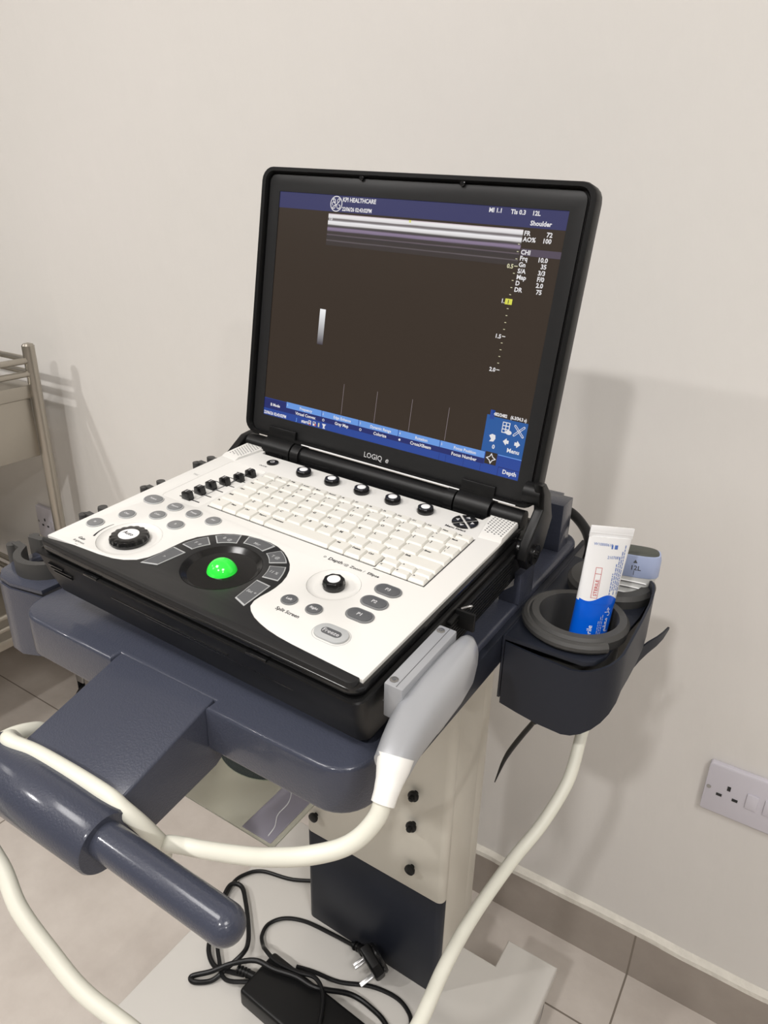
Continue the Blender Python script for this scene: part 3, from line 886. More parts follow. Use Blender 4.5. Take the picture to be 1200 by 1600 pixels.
# power button, menu selector, speakers
g = G(); g.lathe([(0.0064, 0.0), (0.0064, 0.0012), (0.0056, 0.0016), (0.001, 0.0016)], BLKG, 32, T(-0.1070, 0.2268, 0))
g.curve2d([circ(-0.1070, 0.2268, 0.0024, 20), circ(-0.1070, 0.2268, 0.0018, 20)[::-1]], INKL, 0.0016, 0.00175)
g.box((-0.1073, 0.2268, 0.0016), (-0.1067, 0.2298, 0.00178), INKL)
up(g, 'power_button', 'round black power button')
mc = (0.1222, 0.2262)
for q in range(4):
    a0 = PI / 2 * q; pts = [(0.0011, 0)]
    pts = []
    for k in range(11):
        a = a0 - PI / 4 + 0.10 + (PI / 2 - 0.20) * k / 10
        pts.append((mc[0] + 0.0122 * math.cos(a), mc[1] + 0.0122 * math.sin(a)))
    pts.append((mc[0] + 0.0016 * math.cos(a0), mc[1] + 0.0016 * math.sin(a0)))
    g = G(); g.curve2d([pts], BLKG, 0.0, 0.0013, 0.0003)
    c_, s_ = math.cos(a0), math.sin(a0)
    tri = [(0.0095, 0), (0.0062, 0.0024), (0.0062, -0.0024)]
    g.poly([(mc[0] + p[0] * c_ - p[1] * s_, mc[1] + p[0] * s_ + p[1] * c_, 0.0014) for p in tri], INKL)
    up(g, 'arrow_button', 'black quarter-round arrow button')
for s_ in (1, -1):
    g = G()
    P = [(0.1440, 0.2085), (0.1648, 0.2105), (0.1642, 0.2528), (0.1360, 0.2518)]
    top = [(0.1435, 0.2140), (0.1640, 0.2145), (0.1634, 0.2520), (0.1366, 0.2512)]
    lo = [(s_ * p[0], p[1], 0.0) for p in P]; hi = [(s_ * p[0], p[1], 0.0022) for p in top]
    g.loft([lo, hi], WHT)
    for r_ in range(9):
        for c_ in range(7):
            yy = 0.2185 + 0.0036 * r_ + (0.0018 if c_ % 2 else 0)
            if yy > 0.2500: continue
            xx = 0.1420 + 0.0032 * c_
            if xx < 0.1440 - (yy - 0.214) * 0.155 + 0.0008: continue
            if s_ < 0: xx = 0.1425 + 0.0029 * c_
            g.lathe([(0.00085, 0.00215), (0.00085, 0.00232)], GRYD, 8, T(s_ * xx, yy, 0))
    up(g, 'speaker_grille', 'white speaker corner with small holes')

# ---- keyboard
kcount = 0


def key(x0, x1, y0, y1, lab, size=0.0042, h=0.0030, lab2=None, blank=False):
    g = G(); gp = 0.00042
    a = (x0 + gp, y0 + 0.00020, x1 - gp, y1 - 0.00020)
    lo = rrect(*a, 0.0006, 2); hi = rrect(a[0] + 0.0008, a[1] + 0.0024, a[2] - 0.0012, a[3] - 0.0005, 0.0008, 2)
    g.loft([[(p[0], p[1], 0.0002) for p in lo], [(p[0], p[1], 0.0010) for p in lo], [(p[0], p[1], h) for p in hi]], KEYM)
    zt = h + 0.00008
    if lab and len(lab) > 1 and size > 0.003: size = 0.0029
    if lab: g.text(lab, size, INK, T(a[0] + 0.0018, a[3] - 0.0010 - size * 0.80 - (0.0004 if size > 0.003 else 0.0015), zt), 'LEFT', bold=0.00015)
    if lab2: g.text(lab2, 0.0030, INK, T(a[0] + 0.0018, a[1] + 0.0036, zt), 'LEFT', bold=0.00012)
    up(g, 'key')


rows = []
fn = ['', 'Esc', 'Help', 'Arrow', 'Eject', 'Record', 'F6', 'F7', 'F8', 'F9', 'F10', 'F11', 'F12', 'Num', 'Prt']
w = 0.2350 / 15
for i, t in enumerate(fn): key(-0.0915 + w * i, -0.0915 + w * (i + 1), 0.1925, 0.2025, t, 0.0026)
num = [('`', '~'), ('!', '1'), ('@', '2'), ('#', '3'), ('$', '4'), ('%', '5'), ('^', '6'), ('&', '7'), ('*', '8'), ('(', '9'), (')', '0'), ('_', '-'), ('+', '=')]
x = -0.0915
for i, (a, b) in enumerate(num): key(x, x + 0.01678, 0.1776, 0.1925, a, 0.0031, lab2=b); x += 0.01678
key(x, 0.1435, 0.1776, 0.1925, 'Back', lab2=None)
key(-0.0915, -0.0726, 0.1627, 0.1776, 'Tab')
x = -0.0726
for i, a in enumerate('QWERTYUIOP[]'): key(x, x + 0.01692, 0.1627, 0.1776, a); x += 0.01692
key(x, 0.1435, 0.1627, 0.1776, '|', lab2='\\')
key(-0.0915, -0.0693, 0.1478, 0.1627, 'Caps')
x = -0.0693
for i, a in enumerate("ASDFGHJKL;'"): key(x, x + 0.01690, 0.1478, 0.1627, a); x += 0.01690
key(x, 0.1435, 0.1478, 0.1627, 'Enter')
key(-0.0915, -0.0622, 0.1328, 0.1478, 'Shift')
x = -0.0622
for i, a in enumerate('ZXCVBNM,./'): key(x, x + 0.01690, 0.1328, 0.1478, a); x += 0.01690
key(x, 0.1435, 0.1328, 0.1478, 'Shift')
for x0, x1, t in ((-0.0915, -0.0743, 'Fn'), (-0.0743, -0.0573, 'Start'), (-0.0573, -0.0400, 'Ctrl'), (-0.0400, -0.0236, 'Report'), (-0.0236, 0.0478, 'Comment'), (0.0478, 0.0640, 'Alt'), (0.0640, 0.0803, 'Delete'), (0.0803, 0.0962, 'Ctrl')):
    key(x0, x1, 0.1175, 0.1328, t)
for x0, x1 in ((0.0972, 0.1129), (0.1129, 0.1281), (0.1281, 0.1435)):
    key(x0, x1, 0.1236, 0.1328, '^' if abs(x0 - 0.1129) < 1e-4 else '', 0.0035)
    key(x0, x1, 0.1146, 0.1236, {0: '<', 1: 'v', 2: '>'}[int((x0 - 0.097) / 0.0150)], 0.0035)

# ---- hinge barrels
g = G()
yb, zb = 0.2585, 0.0010
g.tube([(-0.166, yb, zb), (-0.1405, yb, zb)], 0.0095, BLK, 28, 0)
g.tube([(0.1355, yb, zb), (0.166, yb, zb)], 0.0095, BLK, 28, 0)
g.tube([(-0.100, yb, zb), (0.0965, yb, zb)], 0.0098, BLK, 28, 0)
g.tube([(-0.1005, yb - 0.0005, zb), (-0.090, yb - 0.0005, zb)], 0.0118, BLK, 28, 0)
g.tube([(0.0875, yb - 0.0005, zb), (0.0970, yb - 0.0005, zb)], 0.0118, BLK, 28, 0)
up(g, 'hinge_barrel', 'long black hinge tube')
# hinge arms at both sides
for s_ in (1, -1):
    g = G()
    prof = [(0.2448, 0.046), (0.2560, 0.044), (0.2701, 0.030), (0.2840, -0.001), (0.2700, -0.0290), (0.250, -0.0355), (0.234, -0.0330), (0.2260, -0.0200), (0.2291, -0.0069), (0.2560, 0.0180), (0.2520, 0.034)]
    if s_ < 0: prof = [(0.2330, -0.0100), (0.2600, 0.0050), (0.2830, 0.0060), (0.2820, -0.010), (0.2700, -0.0290), (0.250, -0.0355), (0.234, -0.0330), (0.2260, -0.0200)]
    a, b = (0.1745, 0.1835) if s_ > 0 else (-0.1835, -0.1745)
    g.prism(prof[::-1], a, b, BLK, bev=0.0016, seg=3, axis='x')
    g.tube([(s_ * 0.164, 0.243, -0.0205), (s_ * 0.1868, 0.243, -0.0205)], 0.0095, BLKG, 24, 0)
    g.tube([(s_ * 0.170, 0.243, -0.0205), (s_ * 0.1885, 0.243, -0.0205)], 0.0036, BLKG, 16, 0)
    if s_ > 0: g.tube([(s_ * 0.164, 0.259, 0.030), (s_ * 0.180, 0.259, 0.030)], 0.0100, BLK, 24, 0)
    up(g, 'hinge_arm', 'black side arm of the lid hinge')

# ---- lid
th = 0.2041
LID = Matrix(((1, 0, 0, 0), (0, math.sin(th), -math.cos(th), 0.2669), (0, math.cos(th), math.sin(th), 0.0341), (0, 0, 0, 1)))
MLID = MU @ LID
g = G()
hw = 0.1738
lo_ = rrect(-hw, -0.0225, hw, 0.2505, 0.013, 5)
inn = rrect(-0.1675, -0.0185, 0.1675, 0.2455, 0.009, 5)
# back shell
g.loft([[(p[0] * 0.97, 0.114 + (p[1] - 0.114) * 0.97, -0.0165) for p in lo_], [(p[0] * 0.995, 0.114 + (p[1] - 0.114) * 0.995, -0.0135) for p in lo_],
        [(p[0], p[1], -0.010) for p in lo_], [(p[0], p[1], 0.0035) for p in lo_], [(p[0] * 0.9965, 0.114 + (p[1] - 0.114) * 0.9965, 0.0047) for p in lo_],
        [(p[0] * 0.9990, p[1], 0.0047) for p in rrect(-0.1690, -0.0192, 0.1690, 0.2468, 0.010, 5)], [(p[0], p[1], 0.0020) for p in inn], [(p[0], p[1], -0.0008) for p in inn]], BLK)
lid = g.build('lid', us, 'black screen lid', M=None); lid.matrix_local = MLID


def lp(g, name, label=None): return g.build(name, lid, label)


g = G()
DW, DH = 0.15225, 0.2284
g.curve2d([rrect(-0.1655, -0.0185, 0.1655, 0.2440, 0.008, 5), [(-DW, 0), (-DW, DH), (DW, DH), (DW, 0)]], PALM, -0.0008, 0.0009, 0.0003)
g.box((-0.0925, -0.0222, 0.0012), (0.0985, -0.0210, 0.0050), WHTC, 0.0002)  # white strips imitate the bright gap below the lid, no real trim
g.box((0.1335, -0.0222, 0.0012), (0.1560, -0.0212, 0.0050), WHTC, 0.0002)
g.text('LOGIQ', 0.0078, INKL, T(-0.0146, -0.0166, 0.0011), 'LEFT', bold=0.00005, sx=0.92)
g.text('e', 0.0082, INKL, T(0.0112, -0.0166, 0.0011), 'LEFT', bold=0.0001, shear=0.25)
for x in (-0.0532, 0.0531):
    g.lathe([(0.0026, -0.0005), (0.0026, 0.0030), (0.0018, 0.0036)], BLKG, 18, T(x, 0.2447, 0))
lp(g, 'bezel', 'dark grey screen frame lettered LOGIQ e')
for a, b in ((-0.1395, -0.1020), (0.0990, 0.1340)):
    g = G()
    g.box((a, -0.0225, 0.0006), (b, -0.0100, 0.0046), BLK, 0.0012)
    # knuckle wrapping round the hinge barrel
    q = LID.inverted() @ Vector((0, 0.2585, 0.0010))
    g.tube([(a, q.y, q.z), (b, q.y, q.z)], 0.0128, BLK, 28, 0)
    g.box((a, q.y + 0.002, q.z - 0.004), (b, -0.0190, 0.0046), BLK, 0.001)
    g.tube([((a + b) / 2 + 0.009, q.y - 0.004, q.z + 0.0100), ((a + b) / 2 + 0.009, q.y - 0.0044, q.z + 0.0128)], 0.0026, BLKG, 16, 0)
    lp(g, 'hinge_plate', 'black hinge bracket')

# ---- display
g = G()


def rc(x0, y0, x1, y1, m, l=1): g.poly([(x0, y0, 0.00006 * l), (x1, y0, 0.00006 * l), (x1, y1, 0.00006 * l), (x0, y1, 0.00006 * l)], m)


def st(t, x, y, size, m=SWHT, align='LEFT', l=4, bold=0.00016, sx=1.0, shear=0.0): g.text(t, size, m, T(x, y, 0.00006 * l), align, bold, shear, sx)


g.box((-DW, 0, -0.0006), (DW, DH, 0.0), SBG)
rc(-DW, 0.2135, DW, DH, STOP, 1)
rc(-0.0890, 0.1825, 0.1155, 0.2116, SBAND, 1)
rc(0.1165, 0.1912, DW, 0.1968, SDIM, 2)
# round emblem with a flowing monogram
ec = (-0.0810, 0.2207)
g.curve2d([circ(*ec, 0.0071, 32), circ(*ec, 0.0063, 32)[::-1]], SWHT, 0.0001, 0.0002)
mono = [[(-3.2, -1.2), (-3.9, 0.3), (-2.8, 1.2), (-1.2, 0.4), (-1.0, 2.2), (-2.2, 3.6), (-3.0, 2.6), (-1.8, 1.0), (-0.6, -0.8), (-1.2, -3.0), (-2.6, -3.4), (-2.8, -2.2), (-1.2, -1.2), (0.2, -0.6)],
        [(0.2, -0.6), (1.4, 0.6), (1.0, 2.6), (2.2, 3.8), (3.2, 2.8), (2.2, 1.2), (1.0, 0.2), (0.6, -1.8), (1.8, -3.4), (3.4, -2.6), (3.6, -1.0), (2.2, -0.6)]]
for ln in mono:
    P = smooth_path([(ec[0] + a * 0.00125, ec[1] + b * 0.00125, 0.00024) for a, b in ln], 5)
    vs = []; fs = []
    for i, p in enumerate(P):
        d = (P[min(i + 1, len(P) - 1)] - P[max(i - 1, 0)]).normalized(); n_ = Vector((-d.y, d.x, 0)) * 0.00034
        vs += [p + n_, p - n_]
    for i in range(len(P) - 1): fs.append((2 * i, 2 * i + 1, 2 * i + 3, 2 * i + 2))
    g.add(vs, fs, SWHT)
for a in range(4):
    aa = PI / 4 + PI / 2 * a
    g.poly([(ec[0] + 0.0060 * math.cos(aa + d), ec[1] + 0.0060 * math.sin(aa + d), 0.00022) for d in (-0.14, 0.14)] + [(ec[0] + 0.0047 * math.cos(aa), ec[1] + 0.0047 * math.sin(aa), 0.00022)], SWHT)
st('KPI HEALTHCARE', -0.0737, 0.2231, 0.0054, sx=0.90)
st('22/06/26 02:43:02PM', -0.0735, 0.2149, 0.0049, sx=0.82)
st('MI 1.1', 0.0810, 0.2235, 0.0050)
st('TIs 0.3', 0.1014, 0.2233, 0.0050)
st('12L', 0.1206, 0.2233, 0.0050)
st('Shoulder', 0.1205, 0.2155, 0.0052)
for i, (a, b, y) in enumerate((('FR', '72', 0.2073), ('AO%', '100', 0.2024), ('CHI', '', 0.1922), ('Frq', '10.0', 0.1873), ('Gn', '35', 0.1822), ('S/A', '3/3', 0.1770), ('Map', 'F/0', 0.1720), ('D', '2.0', 0.1670), ('DR', '75', 0.1617))):
    st(a, 0.1166, y, 0.0052)
    if b: st(b, 0.1417, y, 0.0052, align='RIGHT')
for k in range(1, 20):
    y = 0.2058 - 0.00587 * (k - 0)
    y = 0.1999 - 0.0058824 * (k - 1)
    if k in (4,): continue
    major = k in (4, 14, 19)
    if k == 9: continue
    rc(0.1128, y - 0.0003, 0.1145, y + 0.0003, SPAL, 3)
for t, y, m in (('0.5', 0.1802, SPAL), ('1.', 0.1512, SWHT), ('1.5', 0.1212, SWHT), ('2.0', 0.0920, SWHT)):
    st(t, 0.1062, y, 0.0049, m)
    if t != '1.': rc(0.1128, y + 0.0017, 0.1160, y + 0.0024, m, 3)
rc(0.1100, 0.1504, 0.1166, 0.1552, SYEL, 3)
st('I', 0.1126, 0.1512, 0.0042, INK)
rc(-0.0882, 0.0860, -0.0810, 0.1212, SBAR, 2)
for x in (-0.0487, -0.0079, 0.0327, 0.0730): rc(x - 0.00018, 0.0199, x + 0.00018, 0.0516, SGRY, 2)
rc(-0.0880, 0.2086, -0.0850, 0.2106, SWHT, 2); st('TS', -0.0882, 0.2058, 0.0042, SWHT)
st('¤', 0.0030, 0.2092, 0.0040, SYEL)
# bottom bar
rc(-DW, 0.0, 0.1165, 0.0188, SBLU, 1)
rc(-DW, 0.0075, -0.1214, 0.0183, SBLD, 2)
rc(-0.1214, 0.0075, 0.1165, 0.0130, SBLD, 2)
cells = [(-0.1210, -0.0735, 'Frequency', 'Virtual Convex'), (-0.0728, -0.0262, 'Edge Enhance', 'Gray Map'), (-0.0255, 0.0215, 'Dynamic Range', 'Colorize'), (0.0222, 0.0685, 'Rotation', 'CrossXBeam'), (0.0692, 0.1160, 'Focus Position', 'Focus Number')]
for i, (a, b, t1, t2) in enumerate(cells):
    rc(a, 0.0128, b, 0.0192, SBLL, 3)
    st(t1, (a + b) / 2 + 0.003, 0.0144, 0.0040, align='CENTER', l=5, bold=0.00009)
    st(t2, (a + b) / 2 + 0.003, 0.0082, 0.0044, align='CENTER', l=5, bold=0.00012)
    st(str(i + 1), a + 0.0008, 0.0150, 0.0034, l=5, bold=0)
    if i in (1, 2): g.curve2d([circ(a + 0.0026, 0.0098, 0.0014, 14), circ(a + 0.0026, 0.0098, 0.0009, 14)[::-1]], SWHT, 0.0002, 0.0003)
    if i == 3: g.curve2d([circ(a + 0.0020, 0.0098, 0.0012, 14)], SWHT, 0.0002, 0.0003)
st('B Mode', -0.1432, 0.0110, 0.0042)
st('22/06/26 02:43:02PM', -0.1516, 0.0012, 0.0046, sx=0.80)
st('J', -0.1062, 0.0015, 0.0048, SBLL); st('start', -0.0990, 0.0015, 0.0048)
for k, (x, m) in enumerate(((-0.0895, SWHT), (-0.0835, SWHT), (-0.0765, SPAL))):
    rc(x, 0.0012, x + (0.0036 if k < 2 else 0.0018), 0.0056, m, 3)
rc(-0.0885, 0.0010, -0.0865, 0.0026, SRED, 4); rc(-0.0812, 0.0014, -0.0792, 0.0034, SRED, 4)
rc(-0.0888, 0.0034, -0.0868, 0.0048, SBLD, 4); rc(-0.0830, 0.0036, -0.0806, 0.0050, SBLD, 4)
g.poly([(-0.0715, 0.0058, 0.0002), (-0.0660, 0.0058, 0.0002), (-0.0675, 0.0040, 0.0002), (-0.0680, 0.0022, 0.0002), (-0.0668, 0.0010, 0.0002), (-0.0706, 0.0010, 0.0002), (-0.0696, 0.0022, 0.0002), (-0.0702, 0.0040, 0.0002)], SWHT)
for x in (0.0699, 0.0771, 0.0960, 0.1136): rc(x - 0.00015, 0.0002, x + 0.00015, 0.0068, SBLD, 3)
# bottom right panel
rc(0.1118, 0.0195, DW, 0.0535, SBLM, 2)
rc(0.1146, 0.0500, 0.1190, 0.0583, SBLU, 3)
rc(0.1190, 0.0526, DW, 0.0583, SBG, 3)
rc(0.1160, 0.0, DW, 0.0195, SBLU, 2)
rc(0.1290, 0.0188, DW, 0.0196, SBLL, 3)
rc(0.1166, 0.0000, 0.1310, 0.0078, SBLU, 3); rc(0.1315, 0.0080, DW, 0.0086, SBLD, 3); rc(0.1313, 0.0, 0.1317, 0.0086, SBLD, 3)
rc(0.1168, 0.0085, 0.1285, 0.0200, SBG, 4)
dcx, dcy = 0.1228, 0.0142
star = []; sta2 = []
for k in range(8):
    a = PI / 4 * k; r_ = 0.0052 if k % 2 == 0 else 0.0026
    star.append((dcx + r_ * math.cos(a), dcy + r_ * math.sin(a))); sta2.append((dcx + (r_ - (0.0017 if k % 2 == 0 else 0.0008)) * math.cos(a), dcy + (r_ - (0.0017 if k % 2 == 0 else 0.0008)) * math.sin(a)))
g.curve2d([star, sta2[::-1]], SWHT, 0.0003, 0.0004)
st('482/2482', 0.1182, 0.0538, 0.0040, sx=0.86); st('(6.3/34.3 s)', 0.1345, 0.0538, 0.0040, sx=0.86)
st('0', 0.1218, 0.0236, 0.0054); st('Menu', 0.1365, 0.0236, 0.0054); st('Depth', 0.1360, 0.0032, 0.0054)
# icons: grid sheet, crossed tools, tank, arrows
rc(0.1282, 0.0400, 0.1355, 0.0500, SWHT, 4)
for a in range(2):
    for b in range(3): rc(0.1289 + 0.0033 * a, 0.0408 + 0.0031 * b, 0.1314 + 0.0033 * a, 0.0431 + 0.0031 * b, SBLM, 5)
g.curve2d([circ(0.1352, 0.0412, 0.0030, 16, 0.0020)], SWHT, 0.0003, 0.00036)
for s_ in (1, -1):
    Mx = T(0.1448, 0.0442, 0.0003) @ Rz(s_ * PI / 4)
    g.curve2d([rrect(-0.0070, -0.0010, 0.0070, 0.0010, 0.0009, 3), rrect(-0.0064, -0.0005, 0.0064, 0.0005, 0.0004, 3)[::-1]], SWHT, 0, 0.0001, M=Mx)
g.poly([(0.1172, 0.0350, 0.0003), (0.1200, 0.0368, 0.0003), (0.1232, 0.0362, 0.0003), (0.1238, 0.0330, 0.0003), (0.1222, 0.0300, 0.0003), (0.1180, 0.0296, 0.0003), (0.1196, 0.0320, 0.0003)], SWHT)
for x, s_ in ((0.1345, -1), (0.1450, 1)):
    g.poly([(x + s_ * 0.0032, 0.0325, 0.0003), (x, 0.0358, 0.0003), (x - s_ * 0.0004, 0.0340, 0.0003), (x - s_ * 0.0024, 0.0340, 0.0003), (x - s_ * 0.0024, 0.0310, 0.0003), (x - s_ * 0.0004, 0.0310, 0.0003), (x, 0.0292, 0.0003)][:: 1], SWHT)
lp(g, 'display', 'lit ultrasound screen picture with white and blue menus')

# ================================================================== TRANSDUCER (connector, cable, probe)
tr = empty('ultrasound_transducer', B @ T(0.19, 0.04, -0.04), 'ultrasound probe marked 12L with cream cable and silver connector plugged into machine', 'transducer')


def tp(g, name, label=None, frame='console'):
    if frame == 'console':
        for i, v in enumerate(g.v): g.v[i] = T(-0.19, -0.04, 0.04) @ v
        return g.build(name, tr, label)
    return g.build(name, tr, label, space='world')


g = G()
g.box((0.1742, 0.0105, -0.0335), (0.1885, 0.0860, -0.0050), SIL, 0.0012)
g.box((0.1742, 0.0100, -0.0200), (0.1750, 0.0104, -0.0195), GRYD)
for y in (0.0165, 0.0795):
    g.lathe([(0.0030, -0.0052), (0.0030, -0.0046), (0.0024, -0.0044)], CHROME, 20, T(0.1785, y, 0))
    g.lathe([(0.0015, -0.0046), (0.0015, -0.0042)], GRYD, 6, T(0.1785, y, 0))
g.box((0.1830, 0.0115, -0.0052), (0.1834, 0.0855, -0.0048), GRYD)
tp(g, 'connector_block', 'silver metal connector block with two screws')
g = G()
secs = [(0.0990, 0.1925, -0.026, 0.0030, 0.008), (0.0965, 0.1940, -0.026, 0.0060, 0.0125), (0.0900, 0.1958, -0.0265, 0.0092, 0.0165), (0.0760, 0.1972, -0.027, 0.0122, 0.0188), (0.0560, 0.1978, -0.0275, 0.0136, 0.0198),
        (0.0350, 0.1975, -0.028, 0.0142, 0.0195), (0.0150, 0.1975, -0.0285, 0.0142, 0.0182), (0.0, 0.1985, -0.0295, 0.0135, 0.0162), (-0.0120, 0.2005, -0.0305, 0.0125, 0.0140), (-0.0215, 0.2025, -0.0315, 0.0117, 0.0122), (-0.0260, 0.2030, -0.0325, 0.0112, 0.0112)]
rings = []
for i, (y, cx, cz, ax, az) in enumerate(secs):
    tl = 0.0 if y > 0 else -0.25 * min(1, -y / 0.02)
    rings.append(sup(cx, cz, ax, az, y, 32, 2.7, tl))
g.loft(rings, SIL)
# finger hollow on the upper face
g.lathe([(0.0068, -0.0015), (0.0052, 0.0012), (0.0012, 0.0016)], CHROME, 20, T(0.2085, 0.030, -0.040) @ Ry(PI / 2 + 0.3), cap=True, sy=1.4, sx=0.8)
shell = tp(g, 'connector_shell', 'silver grey tapered connector shell')
g = G()
BI = B.inverted()
wp = [(0.2025, -0.0185, 0.9085), (0.2040, -0.0255, 0.9010), (0.2055, -0.0330, 0.8945), (0.2062, -0.0385, 0.8885)]
g.tube([tuple(BI @ Vector(q)) for q in wp], [0.0114, 0.0104, 0.0086, 0.0076, 0.0074], STRW, 24, 6)
tp(g, 'cable_sleeve', 'white bend protector')
g = G()
path = [(0.2060, -0.0375, 0.8895), (0.2048, -0.0430, 0.8800), (0.1985, -0.0513, 0.8685), (0.1891, -0.0595, 0.8607), (0.1732, -0.0705, 0.8552), (0.1530, -0.0760, 0.8460), (0.132, -0.078, 0.8351), (0.0934, -0.0811, 0.8189), (0.0777, -0.0839, 0.8151), (0.0616, -0.0860, 0.8090), (0.0480, -0.0820, 0.7940), (0.02, -0.075, 0.788), (-0.03, -0.068, 0.789), (-0.070, -0.066, 0.794),
        (-0.0870, -0.0690, 0.8080), (-0.0940, -0.0750, 0.8250), (-0.0940, -0.0860, 0.8330), (-0.0940, -0.1000, 0.8378), (-0.0940, -0.1110, 0.8370), (-0.0945, -0.1240, 0.8290), (-0.0960, -0.1340, 0.8150), (-0.0960, -0.1330, 0.8020), (-0.0900, -0.1240, 0.7950), (-0.0820, -0.1080, 0.7980), (-0.0790, -0.1010, 0.8150), (-0.0785, -0.1020, 0.8350), (-0.0760, -0.1075, 0.8500), (-0.0690, -0.1130, 0.8560),
        (-0.0600, -0.1130, 0.8560), (-0.0407, -0.1083, 0.8535), (-0.0016, -0.1054, 0.8520), (0.0300, -0.1045, 0.8510), (0.0434, -0.1030, 0.8450), (0.0520, -0.0985, 0.8340), (0.0560, -0.0920, 0.8180), (0.0545, -0.0850, 0.8000), (0.0480, -0.0840, 0.7820), (0.0300, -0.0920, 0.7760), (-0.02, -0.094, 0.7820), (-0.08, -0.095, 0.785), (-0.125, -0.110, 0.790), (-0.130, -0.160, 0.810), (-0.090, -0.172, 0.826),
        (-0.055, -0.1580, 0.8240), (-0.0265, -0.1559, 0.8002), (-0.0038, -0.1606, 0.7779), (0.0247, -0.1601, 0.7552), (0.0516, -0.1583, 0.7366), (0.0836, -0.1508, 0.719), (0.13, -0.138, 0.690), (0.185, -0.110, 0.655), (0.220, -0.065, 0.650),
        (0.2271, -0.018, 0.662), (0.2231, 0.0342, 0.6646), (0.2222, 0.0876, 0.6635), (0.2296, 0.1501, 0.6714), (0.2408, 0.1874, 0.6879), (0.2486, 0.2186, 0.7097), (0.2504, 0.2343, 0.726), (0.2480, 0.2600, 0.7546), (0.243, 0.30, 0.79), (0.2370, 0.335, 0.812), (0.2345, 0.342, 0.835), (0.2350, 0.343, 0.850)]
g.tube(path, 0.0058, CABW, 14, 8)
tp(g, 'cable', 'long cream cable', 'world')
# probe head standing in the rear cup
pc = Vector((0.2475, 0.345, 0)); yaw = math.radians(14)
Mp = T(pc.x, pc.y, 0) @ Rz(yaw)
g = G()
secs = [(0.836, 0.012, 0.0105), (0.852, 0.0165, 0.0115), (0.866, 0.0185, 0.0120), (0.878, 0.0215, 0.0122), (0.887, 0.0258, 0.0124), (0.8905, 0.0272, 0.0125)]


def hr(z, a, b, n=32, p=3.2):
    out = []
    for k in range(n):
        t = 2 * PI * k / n; c, s_ = math.cos(t), math.sin(t)
        out.append((math.copysign(abs(c) ** (2 / p), c) * a, math.copysign(abs(s_) ** (2 / p), s_) * b, z))
    return out


g.loft([hr(*q) for q in secs], PRBG, Mp)
for z, w_ in ((0.8855, 0.017), (0.8795, 0.0135), (0.8725, 0.0105)):
    g.tube([(-w_, -0.0118, z), (0, -0.0134, z + 0.0006), (w_, -0.0118, z - 0.0012)], 0.0006, WHTC, 8, 6, M=Mp)
ph = tp(g, 'probe_head', 'pale grey probe head', 'world')
g = G()
g.loft([hr(0.8903, 0.0274, 0.0127), hr(0.8915, 0.0279, 0.0130), hr(0.908, 0.0279, 0.0130), hr(0.9130, 0.0266, 0.0122)], PRBB, Mp)
tm = Mp @ T(0.0050, -0.01315, 0.8985) @ Rx(PI / 2)
g.text('12L', 0.0068, GRYD, tm, 'CENTER', bold=0.0001)
g.poly([(-0.0030, 0.0075, 0), (0.0010, 0.0075, 0), (-0.0010, 0.0110, 0)], GRYD, tm)
g.box((-0.0012, -0.0055, -0.0001), (-0.0008, -0.0008, 0.0001), GRYD, M=tm)
g.build('probe_band', ph, 'lavender-blue band marked 12L', space='world')
g = G()
g.loft([hr(0.9125, 0.0258, 0.0112), hr(0.9145, 0.0242, 0.0095), hr(0.9152, 0.0225, 0.0070)], LENS, Mp)
g.build('probe_lens', ph, 'dark acoustic lens', space='world')

# ================================================================== GEL TUBE
ax0 = Vector((0.2375, 0.2440, 0.8080)); ax1 = Vector((0.2417, 0.2757, 0.9620))
zd = (ax1 - ax0).normalized(); cr_ = Vector((0.0300, 0.0325, 0.0070)); xd = (cr_ - zd * cr_.dot(zd)).normalized(); yd = zd.cross(xd)
Mt = Matrix(((xd.x, yd.x, zd.x, ax0.x), (xd.y, yd.y, zd.y, ax0.y), (xd.z, yd.z, zd.z, ax0.z), (0, 0, 0, 1)))
LT = (ax1 - ax0).length
gt = empty('gel_tube', Mt, 'blue and white squeeze tube standing crimped end up in the front cup', 'tube')


def er(z, a, b, n=40, p=2.0):
    return hr(z, a, b, n, p)


def tdim(t): return (0.0165 + 0.0052 * t ** 1.3, 0.0155 * (1 - t) ** 0.75 + 0.0009)


g = G(); rings = []; ZB = LT * 0.565
for k in range(9):
    z = 0.006 + (ZB - 0.006) * k / 8; a, b = tdim(z / LT); rings.append(er(z, a, b))
g.loft([er(0.004, 0.012, 0.012)] + rings, TUBEB)
rings = [[(p[0], p[1], z) for p in er(0, *tdim(z / LT))] for z in (ZB, ZB + 0.0001)]
rings = []
for k in range(15):
    z = ZB + (LT - 0.009 - ZB) * k / 14; a, b = tdim(z / LT); rings.append(er(z, a, b))
g.loft(rings, TUBEW)
g.box((-0.0214, -0.0010, LT - 0.0095), (0.0214, 0.0010, LT + 0.0005), TUBEW, 0.0004)
g.box((-0.0212, -0.0013, LT - 0.0060), (0.0212, 0.0013, LT - 0.0056), TUBEW)


def on_tube(x, z, sgn=-1, eps=0.00025):
    a, b = tdim(min(z, LT) / LT); q = max(0.0, 1 - (x / (a + eps)) ** 2)
    return Vector((x, sgn * ((b + eps) * math.sqrt(q)), z))


def wrap(g, t, x, z, size, m, rot=0.0, bold=0.0, sx=1.0, align='LEFT'):
    h = G(); h.text(t, size, m, Rz(rot), align, bold, 0.0, sx)
    for v, in zip(h.v): pass
    vs = [on_tube(x + v.x, z + v.y) for v in h.v]
    g.add(vs, h.f, m)


def wrap_poly(g, pts, m, sub=1):
    g.add([on_tube(*p) for p in pts], [list(range(len(pts)))], m)


